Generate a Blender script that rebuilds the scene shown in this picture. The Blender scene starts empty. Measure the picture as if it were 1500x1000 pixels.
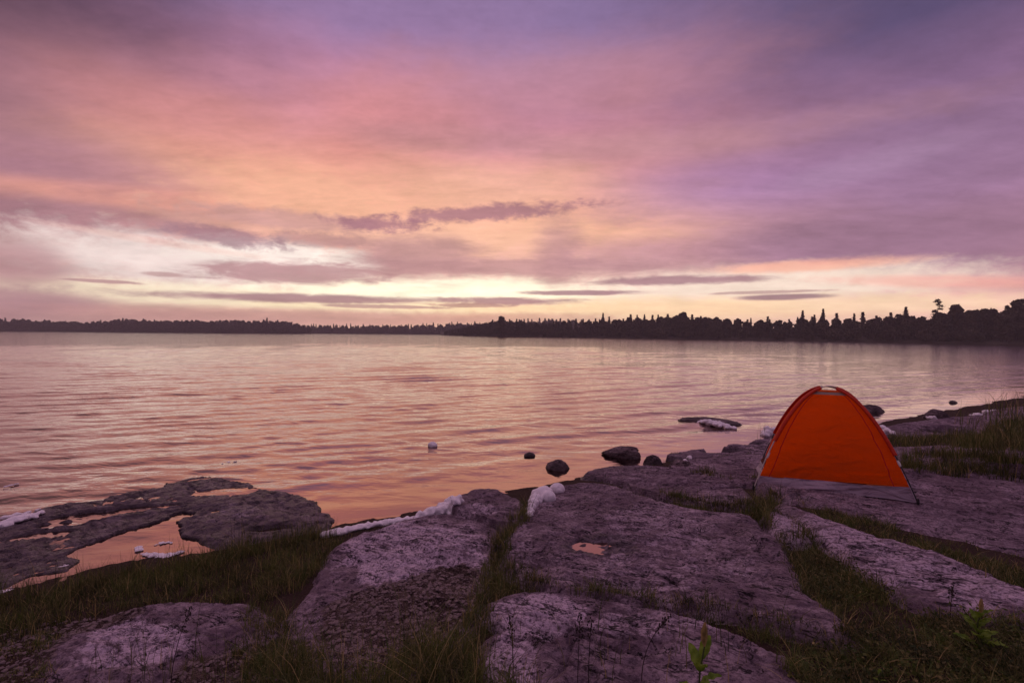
import bpy, math, random
import numpy as np
from mathutils import Matrix, Vector

random.seed(7)
RNG = np.random.default_rng(7)
SC = bpy.context.scene
COL = SC.collection
rad = math.radians

# ------------------------------------------------------------------ camera
FPX = 708.0                       # focal length in pixels of the 1500 px wide photograph
CAM_H = 2.4
PITCH, ROLL = -0.95, 0.48
cam = bpy.data.cameras.new('camera')
cam.sensor_width = 36.0
cam.lens = FPX / 1500 * 36
cam.clip_start, cam.clip_end = 0.05, 6000
cam_ob = bpy.data.objects.new('camera', cam)
COL.objects.link(cam_ob)
RM = Matrix.Rotation(rad(90 + PITCH), 4, 'X') @ Matrix.Rotation(rad(ROLL), 4, 'Z')
cam_ob.matrix_world = Matrix.Translation((0, 0, CAM_H)) @ RM
SC.camera = cam_ob
R3 = np.array(RM.to_3x3())


def ray(px, py):
    d = np.stack([(np.asarray(px, float) - 750) / FPX, -(np.asarray(py, float) - 500) / FPX, -np.ones_like(np.asarray(px, float))])
    return R3 @ d


def azel(px, py):
    d = ray(px, py)
    return math.degrees(math.atan2(d[0], d[1])), math.degrees(math.atan2(d[2], math.hypot(d[0], d[1])))


# ------------------------------------------------------------------ colour management
SC.view_settings.view_transform = 'Standard'
SC.view_settings.look = 'None'
SC.view_settings.exposure = 0.0
SC.view_settings.gamma = 1.0
SC.render.engine = 'CYCLES'
SC.cycles.max_bounces = 8
SC.cycles.use_denoising = True
SC.cycles.denoising_prefilter = 'ACCURATE'


def lin(r, g, b):
    f = lambda c: (c / 255 / 12.92) if c / 255 <= 0.04045 else ((c / 255 + 0.055) / 1.055) ** 2.4
    return (f(r), f(g), f(b), 1)


# ------------------------------------------------------------------ node helper
class NT:
    def __init__(self, tree):
        self.t = tree
        tree.nodes.clear()

    def new(self, typ, ins=None, **kw):
        n = self.t.nodes.new(typ)
        for k, v in kw.items():
            setattr(n, k, v)
        for k, v in (ins or {}).items():
            self.put(n.inputs[k], v)
        return n

    def put(self, sock, v):
        if isinstance(v, bpy.types.NodeSocket):
            self.t.links.new(v, sock)
        else:
            sock.default_value = v

    def m(self, op, a, b=0.0, c=0.0, clamp=False):
        n = self.new('ShaderNodeMath', {0: a, 1: b, 2: c}, operation=op)
        n.use_clamp = clamp
        return n.outputs[0]

    def vm(self, op, a, b=(0, 0, 0), c=(0, 0, 0)):
        n = self.new('ShaderNodeVectorMath', operation=op)
        self.put(n.inputs[0], a)
        if len(n.inputs) > 1: self.put(n.inputs[1], b)
        if op == 'MULTIPLY_ADD': self.put(n.inputs[2], c)
        return n.outputs['Value'] if op in ('LENGTH', 'DOT_PRODUCT') else n.outputs[0]

    def ss(self, v, a, b, lo=0.0, hi=1.0):
        n = self.new('ShaderNodeMapRange', {'Value': v, 'From Min': a, 'From Max': b, 'To Min': lo, 'To Max': hi}, interpolation_type='SMOOTHSTEP')
        return n.outputs[0]

    def mix(self, f, a, b, blend='MIX'):
        n = self.new('ShaderNodeMix', data_type='RGBA', blend_type=blend)
        self.put(n.inputs[0], f); self.put(n.inputs[6], a); self.put(n.inputs[7], b)
        return n.outputs[2]

    def noise(self, vec, scale, detail=4.0, rough=0.55, dist=0.0):
        n = self.new('ShaderNodeTexNoise', {'Vector': vec, 'Scale': scale, 'Detail': detail, 'Roughness': rough, 'Distortion': dist})
        return n

    def ramp(self, f, stops):
        n = self.new('ShaderNodeValToRGB', {0: f})
        e = n.color_ramp.elements
        while len(e) < len(stops): e.new(0.5)
        for k, (p, c) in enumerate(stops):
            e[k].position = p; e[k].color = c
        return n.outputs[0]

    def xyz(self, x, y, z):
        return self.new('ShaderNodeCombineXYZ', {0: x, 1: y, 2: z}).outputs[0]

    def sep(self, v):
        return self.new('ShaderNodeSeparateXYZ', {0: v}).outputs


# ------------------------------------------------------------------ sky: dusk cloud deck by direction
SUN_AZ, SUN_EL = -6.0, 3.0
world = bpy.data.worlds.new('World')
SC.world = world
world.use_nodes = True
W = NT(world.node_tree)
tc = W.new('ShaderNodeTexCoord').outputs['Generated']
dx, dy, dz = W.sep(tc)
E = W.m('MULTIPLY', W.m('ARCSINE', dz), 57.2958)
A = W.m('MULTIPLY', W.m('ARCTAN2', dx, dy), 57.2958)
AE = W.xyz(A, E, 0.0)
# noise on a flat cloud deck seen in perspective, and low stretched stratus noise
zz = W.m('ADD', W.m('MAXIMUM', dz, 0.0), 0.16)
P = W.xyz(W.m('DIVIDE', dx, zz), W.m('MULTIPLY', W.m('DIVIDE', dy, zz), 1.25), 0.0)
nA = W.noise(P, 0.9, 5, 0.55, 0.15)
nB = W.noise(W.vm('ADD', P, (13.1, 4.7, 2.0)), 2.1, 6, 0.62, 0.15)
low = W.vm('MULTIPLY', AE, (0.055, 0.26, 1.0))
nC = W.noise(low, 1.3, 5, 0.6, 0.3)
nD = W.noise(W.vm('ADD', low, (7.3, 2.2, 0)), 4.2, 4, 0.65, 0.6)
nG = W.noise(W.vm('MULTIPLY', AE, (0.16, 0.30, 1.0)), 2.6, 6, 0.68, 0.25)   # ragged cloud edges
nf = W.m('SUBTRACT', nB.outputs['Fac'], 0.5)
ng = W.m('SUBTRACT', nG.outputs['Fac'], 0.5)
nd = W.m('SUBTRACT', nD.outputs['Fac'], 0.5)
# warp elevation a little so that the bands are not ruled lines
wE = W.m('ADD', E, W.m('MULTIPLY', W.m('SUBTRACT', nA.outputs['Fac'], 0.5), W.m('MULTIPLY_ADD', W.m('MAXIMUM', E, 0.0), 0.5, 1.0)))
e90 = W.m('DIVIDE', wE, 90.0, clamp=True)
S = lambda l: [(p / 90, lin(*c)) for p, c in l]
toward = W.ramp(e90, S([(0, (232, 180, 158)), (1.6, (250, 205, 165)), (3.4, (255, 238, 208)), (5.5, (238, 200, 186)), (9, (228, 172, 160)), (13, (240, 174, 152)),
                        (17, (230, 160, 154)), (22, (210, 143, 156)), (27, (180, 128, 158)), (31, (156, 124, 166)), (37, (140, 118, 162)), (58, (232, 188, 212)), (90, (252, 212, 230))]))  # overhead stops here and below are out of view, brightened to light the rocks
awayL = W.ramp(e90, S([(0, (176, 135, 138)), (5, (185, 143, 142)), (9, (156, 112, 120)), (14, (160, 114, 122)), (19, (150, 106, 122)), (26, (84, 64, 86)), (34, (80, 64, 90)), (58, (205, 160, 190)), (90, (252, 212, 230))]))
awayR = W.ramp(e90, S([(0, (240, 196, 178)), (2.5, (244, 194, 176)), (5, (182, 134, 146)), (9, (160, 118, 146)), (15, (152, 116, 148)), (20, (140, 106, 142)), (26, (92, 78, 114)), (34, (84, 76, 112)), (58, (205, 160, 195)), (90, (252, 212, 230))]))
wL = W.ss(W.m('ADD', A, W.m('MULTIPLY', nf, 14.0)), -52, -14)
wR = W.ss(W.m('ADD', A, W.m('MULTIPLY', nf, 14.0)), 0, 42)
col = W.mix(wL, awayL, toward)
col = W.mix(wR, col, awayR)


def lens(colr, px, py, wx, wy, amt, edge=0.6, ragged=0.9, src=None, tilt=0.0):
    """an elliptical patch of cloud or of clear gap, centred on a direction of the sky"""
    global col
    a0, e0 = azel(px, py)
    ca, _ = azel(px + wx, py); cb, _ = azel(px - wx, py)
    _, ea = azel(px, py - wy); _, eb = azel(px, py + wy)
    ra, re = (ca - cb) / 2, (ea - eb) / 2
    v = AE
    if tilt:
        v = W.xyz(A, W.m('MULTIPLY_ADD', A, -tilt, E), 0.0)
        e0 = e0 - tilt * a0
    d = W.vm('LENGTH', W.vm('MULTIPLY_ADD', v, (1 / ra, 1 / re, 0), (-a0 / ra, -e0 / re, 0)))
    d = W.m('MULTIPLY_ADD', src if src is not None else ng, ragged * 2, d)
    f = W.ss(d, 1.0 + edge / 2, 1.0 - edge / 2, 0.0, amt)
    c = colr if isinstance(colr, bpy.types.NodeSocket) else lin(*colr)
    col = W.mix(f, col, c)


# broad glows and veils
lens((246, 176, 146), 440, 262, 250, 55, 0.75, 1.3, 0.9, nf)
lens((240, 164, 140), 170, 285, 210, 16, 0.65, 1.0, 0.9, nf, 0.06)
lens((226, 150, 146), 300, 175, 190, 45, 0.6, 1.4, 0.8, nf)
lens((234, 152, 148), 570, 185, 120, 80, 0.55, 1.4, 0.8, nf)
lens((246, 190, 160), 730, 275, 150, 40, 0.55, 1.3, 1.0, nf)
lens((246, 182, 150), 900, 320, 130, 40, 0.45, 1.3, 0.9, nf)
lens((166, 126, 178), 1060, 275, 170, 40, 0.55, 1.5, 0.8, nf)
lens((176, 140, 172), 1260, 245, 120, 18, 0.5, 1.5, 0.9, nf, 0.12)
lens((170, 122, 142), 60, 230, 240, 40, 0.55, 1.4, 0.8, nf)
lens((172, 126, 138), 90, 314, 190, 24, 0.42, 1.6, 0.8, nf)
lens((196, 144, 150), 870, 215, 330, 22, 0.5, 1.4, 1.0, nf, -0.03)
lens((150, 112, 134), 1330, 350, 330, 46, 0.8, 0.9, 0.6, nf)
lens((250, 196, 160), 640, 345, 260, 30, 0.55, 1.4, 1.0, ng)
lens((250, 188, 156), 470, 290, 150, 34, 0.6, 1.4, 1.2, ng)
lens((214, 150, 158), 820, 120, 260, 50, 0.45, 1.5, 1.0, nf)
# clear gaps where the bright western sky shows
lens((240, 222, 216), 250, 382, 190, 36, 0.85, 1.2, 0.9, ng, -0.04)
lens((250, 234, 224), 400, 372, 120, 20, 0.95, 0.9, 0.8)
lens((255, 246, 232), 512, 388, 52, 20, 0.9, 0.9, 0.7)
lens((255, 240, 205), 300, 432, 300, 16, 0.6, 1.0, 0.7)
lens((268, 256, 226), 660, 426, 240, 20, 1.0, 1.0, 0.7)
lens((252, 228, 186), 640, 450, 260, 9, 0.8, 1.0, 0.7)
lens((250, 228, 208), 1130, 416, 250, 26, 0.85, 0.9, 0.5)
lens((252, 212, 168), 980, 452, 320, 16, 0.8, 1.2, 0.6)
lens((246, 212, 178), 1290, 446, 170, 12, 0.6, 1.2, 0.6)
lens((244, 160, 146), 1370, 412, 170, 9, 0.5, 1.1, 0.6, ng, -0.08)
lens((250, 176, 150), 1170, 390, 130, 8, 0.7, 1.1, 0.6)
lens((240, 184, 170), 250, 357, 150, 5, 0.3, 1.0, 0.6, ng, -0.08)
# dark bodies of cloud
lens((176, 134, 138), 30, 388, 75, 34, 0.75, 1.0, 0.7)
lens((172, 130, 136), 40, 442, 120, 20, 0.85, 1.0, 0.7)
lens((196, 148, 148), 420, 322, 150, 14, 0.7, 0.9, 1.0)
lens((152, 112, 126), 325, 346, 95, 13, 0.8, 0.9, 1.2, ng, -0.05)
lens((164, 122, 130), 470, 352, 70, 10, 0.6, 0.8, 1.0)
lens((182, 138, 142), 440, 400, 150, 15, 0.9, 0.7, 0.7, nd, 0.03)
lens((186, 140, 142), 610, 378, 95, 34, 0.85, 1.1, 0.8, nf)
lens((188, 140, 142), 815, 372, 34, 44, 0.8, 1.1, 0.9, nf)
lens((182, 136, 140), 760, 392, 250, 12, 0.75, 1.0, 0.8, nd)
lens((176, 128, 140), 930, 372, 120, 22, 0.5, 1.0, 0.8, nf)
lens((166, 116, 130), 715, 312, 130, 11, 0.85, 1.0, 1.4, ng, 0.08)
lens((164, 114, 128), 555, 328, 60, 10, 0.85, 1.0, 1.4, ng)
lens((158, 116, 126), 440, 437, 200, 6.5, 0.9, 0.85, 0.6, nd, 0.01)
lens((170, 128, 130), 560, 449, 90, 2.6, 0.8, 0.6, 0.6, nd)
lens((160, 118, 128), 985, 411, 125, 6.5, 0.9, 0.85, 0.7, nd)
lens((158, 116, 128), 850, 429, 85, 3.6, 0.9, 0.85, 0.6, nd)
lens((158, 116, 126), 735, 441, 100, 5.5, 0.9, 0.85, 0.8, nd)
lens((172, 128, 126), 690, 447, 60, 3, 0.8, 0.6, 0.8, nd)
lens((148, 112, 122), 1145, 435, 66, 4.2, 0.9, 0.85, 0.5, nd)
lens((178, 138, 138), 1120, 428, 90, 2.4, 0.7, 0.6, 0.7, nd)
lens((170, 128, 132), 150, 412, 60, 2.6, 0.8, 0.6, 0.7, nd)
lens((182, 140, 140), 240, 402, 30, 3.5, 0.7, 0.7, 0.7)
lens((196, 146, 140), 450, 466, 330, 13, 0.8, 0.9, 0.4, ng)
lens((206, 156, 142), 760, 466, 150, 8, 0.6, 1.0, 0.6, ng)
# fine mottling of the whole deck
nE = W.noise(W.vm('MULTIPLY', W.vm('ADD', P, (3.3, 8.1, 1.0)), (0.8, 1.6, 1.0)), 5.0, 6, 0.66, 0.1)
ne = W.m('MULTIPLY', W.m('SUBTRACT', nE.outputs['Fac'], 0.5), W.m('MULTIPLY', W.ss(E, 5, 10), W.ss(E, 34, 20)))
mott = W.m('MULTIPLY_ADD', nf, 0.55, W.m('MULTIPLY_ADD', nd, 0.16, 1.0))
mott = W.m('MULTIPLY_ADD', ng, 0.22, W.m('MULTIPLY_ADD', ne, 0.42, mott))
col = W.mix(1.0, col, W.xyz(mott, mott, mott), 'MULTIPLY')
# the east behind the viewer: dull violet
gain = W.m('ADD', W.ss(E, 22, 6, 1.0, 1.20), W.m('MULTIPLY', W.m('POWER', 2.718, W.m('MULTIPLY', W.m('MAXIMUM', E, 0.0), -0.4)), 0.55))
col = W.mix(1.0, col, W.xyz(gain, gain, gain), 'MULTIPLY')
back = W.ss(dy, 0.25, -0.45)
col = W.mix(W.m('MULTIPLY', back, W.ss(E, 75, 30)), col, lin(112, 92, 114))
nish = W.new('ShaderNodeTexSky', sky_type='NISHITA')
nish.sun_disc = False
nish.sun_elevation = rad(SUN_EL)
nish.sun_rotation = rad(SUN_AZ)
bg1 = W.new('ShaderNodeBackground', {'Color': nish.outputs[0], 'Strength': 0.05})
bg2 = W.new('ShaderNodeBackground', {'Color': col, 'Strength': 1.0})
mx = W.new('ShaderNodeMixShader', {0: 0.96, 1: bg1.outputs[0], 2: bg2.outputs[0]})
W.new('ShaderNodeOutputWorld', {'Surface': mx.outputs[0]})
world.cycles.sampling_method = 'MANUAL'
world.cycles.sample_map_resolution = 1024

# ------------------------------------------------------------------ sun: very low, behind the cloud bank
sl = bpy.data.lights.new('sun', 'SUN')
sl.energy = 0.2
sl.angle = rad(100)
sl.color = (1.0, 0.72, 0.5)
so = bpy.data.objects.new('sun', sl)
COL.objects.link(so)
sdir = Vector((math.sin(rad(SUN_AZ)) * math.cos(rad(SUN_EL)), math.cos(rad(SUN_AZ)) * math.cos(rad(SUN_EL)), math.sin(rad(SUN_EL))))
so.rotation_euler = (-sdir).to_track_quat('-Z', 'Y').to_euler()
so.location = (-20, 60, 30)


# ------------------------------------------------------------------ numpy noise
def hsh(ix, iy, s):
    h = (ix.astype(np.int64) * 374761393 + iy.astype(np.int64) * 668265263 + s * 974711) & 0xFFFFFFFF
    h = ((h ^ (h >> 13)) * 1274126177) & 0xFFFFFFFF
    h = ((h ^ (h >> 16)) * 2246822519) & 0xFFFFFFFF
    return ((h ^ (h >> 13)) & 0xFFFFFF) / float(0xFFFFFF)


def vn(x, y, s=0):
    x = np.asarray(x, float); y = np.asarray(y, float)
    ix, iy = np.floor(x), np.floor(y)
    fx, fy = x - ix, y - iy
    fx = fx * fx * fx * (fx * (fx * 6 - 15) + 10); fy = fy * fy * fy * (fy * (fy * 6 - 15) + 10)
    a, b = hsh(ix, iy, s), hsh(ix + 1, iy, s)
    c, d = hsh(ix, iy + 1, s), hsh(ix + 1, iy + 1, s)
    return (a + (b - a) * fx) * (1 - fy) + (c + (d - c) * fx) * fy


def fbm(x, y, s=0, o=4, g=0.5):
    t, amp, tot = 0, 1.0, 0.0
    for k in range(o):
        cx, sx = math.cos(0.6 * k + 0.3), math.sin(0.6 * k + 0.3)
        t = t + amp * vn((x * cx - y * sx) * 2 ** k + 17.3 * k, (x * sx + y * cx) * 2 ** k - 9.1 * k, s + k)
        tot += amp; amp *= g
    return t / tot - 0.5


def sstep(v, a, b):
    t = np.clip((v - a) / (b - a), 0, 1)
    return t * t * (3 - 2 * t)


# ------------------------------------------------------------------ mesh helpers
def link(ob, parent=None):
    COL.objects.link(ob)
    if parent is not None: ob.parent = parent
    return ob


def mesh_np(name, v, faces, mat=None, smooth=True, attrs=None):
    """faces: (n,3) or (n,4) int array, or a list of such arrays"""
    fl = faces if isinstance(faces, list) else [faces]
    fl = [np.asarray(f, np.int32) for f in fl if len(f)]
    me = bpy.data.meshes.new(name)
    v = np.asarray(v, np.float32)
    me.vertices.add(len(v)); me.vertices.foreach_set('co', v.ravel())
    nl = sum(f.size for f in fl); nf_ = sum(len(f) for f in fl)
    me.loops.add(nl); me.polygons.add(nf_)
    me.loops.foreach_set('vertex_index', np.concatenate([f.ravel() for f in fl]))
    tot = np.concatenate([np.full(len(f), f.shape[1], np.int32) for f in fl])
    me.polygons.foreach_set('loop_start', np.concatenate([[0], np.cumsum(tot)[:-1]]).astype(np.int32))
    me.polygons.foreach_set('use_smooth', np.full(nf_, smooth))
    for k, a in (attrs or {}).items():
        at = me.attributes.new(k, 'FLOAT', 'POINT')
        at.data.foreach_set('value', np.asarray(a, np.float32))
    if mat: me.materials.append(mat)
    me.update(calc_edges=True)
    me.validate()
    return me


def obj(name, me, parent=None, loc=None):
    o = bpy.data.objects.new(name, me)
    if loc is not None: o.location = loc
    return link(o, parent)


def tag(o, label=None, cat=None, group=None, kind=None):
    if label: o['label'] = label
    if cat: o['category'] = cat
    if group: o['group'] = group
    if kind: o['kind'] = kind
    return o


def empty(name, loc, rz=0.0):
    o = bpy.data.objects.new(name, None)
    o.empty_display_size = 0.2
    o.location = loc; o.rotation_euler = (0, 0, rz)
    return link(o)


def tube(pts, r, seg=8):
    """tube along points; r scalar or list"""
    pts = np.asarray(pts, float); n = len(pts)
    r = np.full(n, r) if np.isscalar(r) else np.asarray(r)
    t = np.gradient(pts, axis=0); t /= np.linalg.norm(t, axis=1)[:, None] + 1e-9
    up = np.array([0.13, 0.21, 0.97]); V_ = []
    for k in range(n):
        a = np.cross(t[k], up)
        if np.linalg.norm(a) < 0.1: a = np.cross(t[k], [1, 0, 0])
        a /= np.linalg.norm(a); b = np.cross(t[k], a)
        th = np.linspace(0, 2 * np.pi, seg, endpoint=False)
        V_.append(pts[k] + r[k] * (np.cos(th)[:, None] * a + np.sin(th)[:, None] * b))
    v = np.concatenate(V_)
    i = np.arange(n - 1)[:, None] * seg; j = np.arange(seg)[None]; j2 = (j + 1) % seg
    f = np.stack([i + j, i + j2, i + seg + j2, i + seg + j], -1).reshape(-1, 4)
    return v, f


def join(parts):
    """parts: list of (v, f) with same face arity"""
    vs, fs, n = [], [], 0
    for v, f in parts:
        vs.append(v); fs.append(np.asarray(f) + n); n += len(v)
    return np.concatenate(vs), np.concatenate(fs)


# ------------------------------------------------------------------ materials
def mat(name):
    m = bpy.data.materials.new(name)
    m.use_nodes = True
    return m, NT(m.node_tree)


def pos(T, scale=None):
    p = T.new('ShaderNodeNewGeometry').outputs['Position']
    return T.vm('MULTIPLY', p, scale) if scale else p


def attr(T, n):
    return T.new('ShaderNodeAttribute', attribute_name=n).outputs['Fac']


def bump(T, h, strength, dist, prev=None):
    n = T.new('ShaderNodeBump', {'Height': h, 'Strength': strength, 'Distance': dist})
    if prev is not None: T.put(n.inputs['Normal'], prev)
    return n.outputs[0]


def rock_material(name, base, pale, dark, wetk=0.72):
    m, T = mat(name)
    p = pos(T)
    n1 = T.noise(p, 1.3, 5, 0.6, 0.4).outputs['Fac']
    n2 = T.noise(p, 7.0, 6, 0.65, 0.3).outputs['Fac']
    n3 = T.noise(p, 38.0, 5, 0.7).outputs['Fac']
    n4 = T.noise(p, 170.0, 3, 0.6).outputs['Fac']
    vo = T.new('ShaderNodeTexVoronoi', {'Vector': T.vm('ADD', p, T.vm('MULTIPLY', T.noise(p, 9, 3).outputs['Color'], (0.10, 0.10, 0.1))), 'Scale': 22.0}, feature='F1').outputs['Distance']
    pa = attr(T, 'pale')
    c = T.mix(T.ss(T.m('MULTIPLY_ADD', n2, 0.5, T.m('MULTIPLY', n1, 0.6)), 0.42, 0.72), dark, base)
    pf = T.ss(T.m('ADD', pa, T.m('MULTIPLY', T.m('SUBTRACT', T.m('MULTIPLY_ADD', n3, 0.5, T.m('MULTIPLY', n2, 0.5)), 0.5), 2.4)), 0.10, 0.95)
    c = T.mix(T.m('MULTIPLY', pf, 0.9), c, pale)
    # bedding streaks running along the strike
    px_, py_, pz_ = T.sep(p)
    st = T.xyz(T.m('MULTIPLY_ADD', px_, 1.7, T.m('MULTIPLY', py_, -1.0)), T.m('MULTIPLY_ADD', px_, 3.5, T.m('MULTIPLY', py_, 6.0)), T.m('MULTIPLY', pz_, 10.0))
    n5 = T.noise(st, 1.6, 7, 0.72, 0.7).outputs['Fac']
    c = T.mix(T.ss(n5, 0.50, 0.38, 0, 0.85), c, dark)
    c = T.mix(T.ss(n5, 0.56, 0.72, 0, 0.28), c, pale)
    # thin dark crevices along and across the strike
    n6 = T.noise(T.vm('MULTIPLY', st, (0.55, 0.75, 1.0)), 1.1, 5, 0.62, 0.5).outputs['Fac']
    n7 = T.noise(p, 2.6, 3, 0.6, 0.3).outputs['Fac']
    cre = T.m('MULTIPLY', T.ss(T.m('ABSOLUTE', T.m('SUBTRACT', n6, 0.5)), 0.022, 0.004), T.ss(n7, 0.47, 0.58))
    n8 = T.noise(T.vm('ADD', p, (5.0, 2.0, 0)), 1.7, 6, 0.66, 0.2).outputs['Fac']
    cre = T.m('MAXIMUM', cre, T.m('MULTIPLY', T.ss(T.m('ABSOLUTE', T.m('SUBTRACT', n8, 0.5)), 0.010, 0.002), T.ss(n7, 0.53, 0.44)))
    # pits and grains
    c = T.mix(T.ss(n3, 0.52, 0.38, 0, 0.8), c, tuple(x * 0.55 for x in dark[:3]) + (1,))
    c = T.mix(T.ss(n4, 0.60, 0.72, 0, 0.35), c, pale)
    c = T.mix(T.m('MULTIPLY', cre, 0.92), c, lin(22, 17, 17))
    # gravel and soil dirt lying on the rock
    gr = attr(T, 'gravel')
    gf = T.ss(T.m('ADD', gr, T.m('MULTIPLY', T.m('SUBTRACT', n3, 0.5), 0.9)), 0.35, 0.6)
    c = T.mix(gf, c, lin(66, 50, 46))
    c = T.mix(T.m('MULTIPLY', gf, T.ss(n4, 0.5, 0.62)), c, lin(128, 108, 104))
    # wet near the water line
    z = T.sep(p)[2]
    wet = T.ss(T.m('MULTIPLY_ADD', T.m('SUBTRACT', n2, 0.5), 0.10, z), 0.13, 0.02)
    wet = T.m('MAXIMUM', wet, attr(T, 'wet'))
    c = T.mix(T.m('MULTIPLY', wet, wetk), c, tuple(x * 0.17 for x in base[:3]) + (1,))
    rg = T.m('MULTIPLY_ADD', wet, -0.42, 0.84)
    b = bump(T, T.noise(T.vm('MULTIPLY', p, (1, 1, 2.5)), 14.0, 7, 0.7, 0.4).outputs['Fac'], 1.0, 0.03)
    b = bump(T, n5, 1.0, 0.045, b)
    b = bump(T, T.m('SUBTRACT', 1.0, cre), 1.0, 0.03, b)
    b = bump(T, T.m('MINIMUM', vo, 0.55), 0.7, 0.018, b)
    b = bump(T, n3, 0.9, 0.012, b)
    b = bump(T, n4, 0.8, 0.003, b)
    bs = T.new('ShaderNodeBsdfPrincipled', {'Base Color': c, 'Roughness': rg, 'Specular IOR Level': 0.25, 'Normal': b})
    T.new('ShaderNodeOutputMaterial', {'Surface': bs.outputs[0]})
    return m


M_rock = rock_material('limestone', lin(176, 155, 167), lin(218, 196, 214), lin(108, 87, 101))
M_boulder = rock_material('boulder_rock', lin(150, 130, 134), lin(190, 170, 176), lin(74, 60, 64), 0.4)


def soil_material():
    m, T = mat('soil')
    p = pos(T)
    n1 = T.noise(p, 5, 6, 0.65).outputs['Fac']; n2 = T.noise(p, 60, 4, 0.7).outputs['Fac']
    c = T.mix(n1, lin(40, 30, 26), lin(70, 54, 48))
    c = T.mix(T.ss(n2, 0.55, 0.7, 0, 0.6), c, lin(112, 94, 90))
    b = bump(T, n2, 1.0, 0.02)
    b = bump(T, n1, 0.8, 0.05, b)
    bs = T.new('ShaderNodeBsdfPrincipled', {'Base Color': c, 'Roughness': 0.95, 'Specular IOR Level': 0.1, 'Normal': b})
    T.new('ShaderNodeOutputMaterial', {'Surface': bs.outputs[0]})
    return m


M_soil = soil_material()


def water_material():
    m, T = mat('lake_water')
    p = pos(T)
    calm = attr(T, 'calm')
    far = T.ss(T.vm('LENGTH', p), 20, 120)
    q = T.vm('MULTIPLY', p, (0.55, 1.25, 1))
    n1 = T.noise(q, 1.5, 3, 0.5, 0.6).outputs['Fac']
    n2 = T.noise(T.vm('ADD', q, (4, 9, 0)), 5.0, 3, 0.55, 0.5).outputs['Fac']
    n0 = T.noise(T.vm('MULTIPLY', p, (0.45, 1.0, 1)), 0.9, 3, 0.5, 0.4).outputs['Fac']
    s = T.m('SUBTRACT', 1.0, calm)
    b = bump(T, n2, T.m('MULTIPLY', s, 0.40), 0.03)
    b = bump(T, n1, T.m('MULTIPLY', s, 0.42), 0.10, b)
    b = bump(T, n0, T.m('MULTIPLY', far, 0.36), 0.4, b)
    bs = T.new('ShaderNodeBsdfPrincipled', {'Base Color': (0.34, 0.212, 0.188, 1), 'Metallic': 1.0, 'Roughness': 0.045, 'Normal': b})
    T.new('ShaderNodeOutputMaterial', {'Surface': bs.outputs[0]})
    return m


M_water = water_material()


def foam_material():
    m, T = mat('foam')
    p = pos(T)
    v = T.new('ShaderNodeTexVoronoi', {'Vector': p, 'Scale': 70.0}, feature='SMOOTH_F1').outputs['Distance']
    n = T.noise(p, 16, 4, 0.6).outputs['Fac']
    c = T.mix(n, lin(214, 206, 212), lin(246, 242, 246))
    b = bump(T, n, 0.5, 0.03)
    b = bump(T, v, 0.45, 0.008, b)
    bs = T.new('ShaderNodeBsdfPrincipled', {'Base Color': c, 'Roughness': 0.7, 'Normal': b, 'Subsurface Weight': 0.25, 'Subsurface Radius': (0.03, 0.03, 0.03), 'Subsurface Scale': 0.5})
    T.new('ShaderNodeOutputMaterial', {'Surface': bs.outputs[0]})
    return m


M_foam = foam_material()


def leaf_material(name, c0, c1, scale=6.0, trans=0.35, useattr=None):
    m, T = mat(name)
    p = pos(T)
    n = T.noise(p, scale, 3, 0.6).outputs['Fac']
    c = T.mix(T.ss(n, 0.35, 0.65), c0, c1)
    if useattr:
        c = T.mix(attr(T, useattr), c, lin(176, 156, 104))
    d = T.new('ShaderNodeBsdfPrincipled', {'Base Color': c, 'Roughness': 0.6, 'Specular IOR Level': 0.25})
    t = T.new('ShaderNodeBsdfTranslucent', {'Color': c})
    x = T.new('ShaderNodeMixShader', {0: trans, 1: d.outputs[0], 2: t.outputs[0]})
    T.new('ShaderNodeOutputMaterial', {'Surface': x.outputs[0]})
    return m


M_grass = leaf_material('grass_blades', lin(42, 56, 24), lin(78, 96, 38), 3.0, 0.35, 'dry')
M_leaf = leaf_material('broad_leaf', lin(92, 122, 36), lin(128, 152, 52), 25.0, 0.35)
M_newleaf = leaf_material('young_leaf', lin(150, 136, 84), lin(176, 150, 104), 25.0, 0.4)
M_crown = leaf_material('tree_foliage', lin(66, 66, 50), lin(92, 86, 64), 0.4, 0.15)
M_conifer = leaf_material('conifer_foliage', lin(56, 60, 48), lin(74, 74, 58), 0.4, 0.1)


def plain(name, c, rough=0.6, n_amt=0.0, n_scale=40.0, metallic=0.0):
    m, T = mat(name)
    p = pos(T)
    n = T.noise(p, n_scale, 4, 0.6).outputs['Fac']
    cc = T.mix(T.m('MULTIPLY', n, n_amt), c, tuple(x * 0.5 for x in c[:3]) + (1,))
    bs = T.new('ShaderNodeBsdfPrincipled', {'Base Color': cc, 'Roughness': rough, 'Metallic': metallic})
    if n_amt: T.put(bs.inputs['Normal'], bump(T, n, 0.3, 0.01))
    T.new('ShaderNodeOutputMaterial', {'Surface': bs.outputs[0]})
    return m


M_bark = plain('bark', lin(60, 50, 44), 0.9, 0.8, 8)
M_stem = plain('green_stem', lin(74, 84, 44), 0.6, 0.4)


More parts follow.
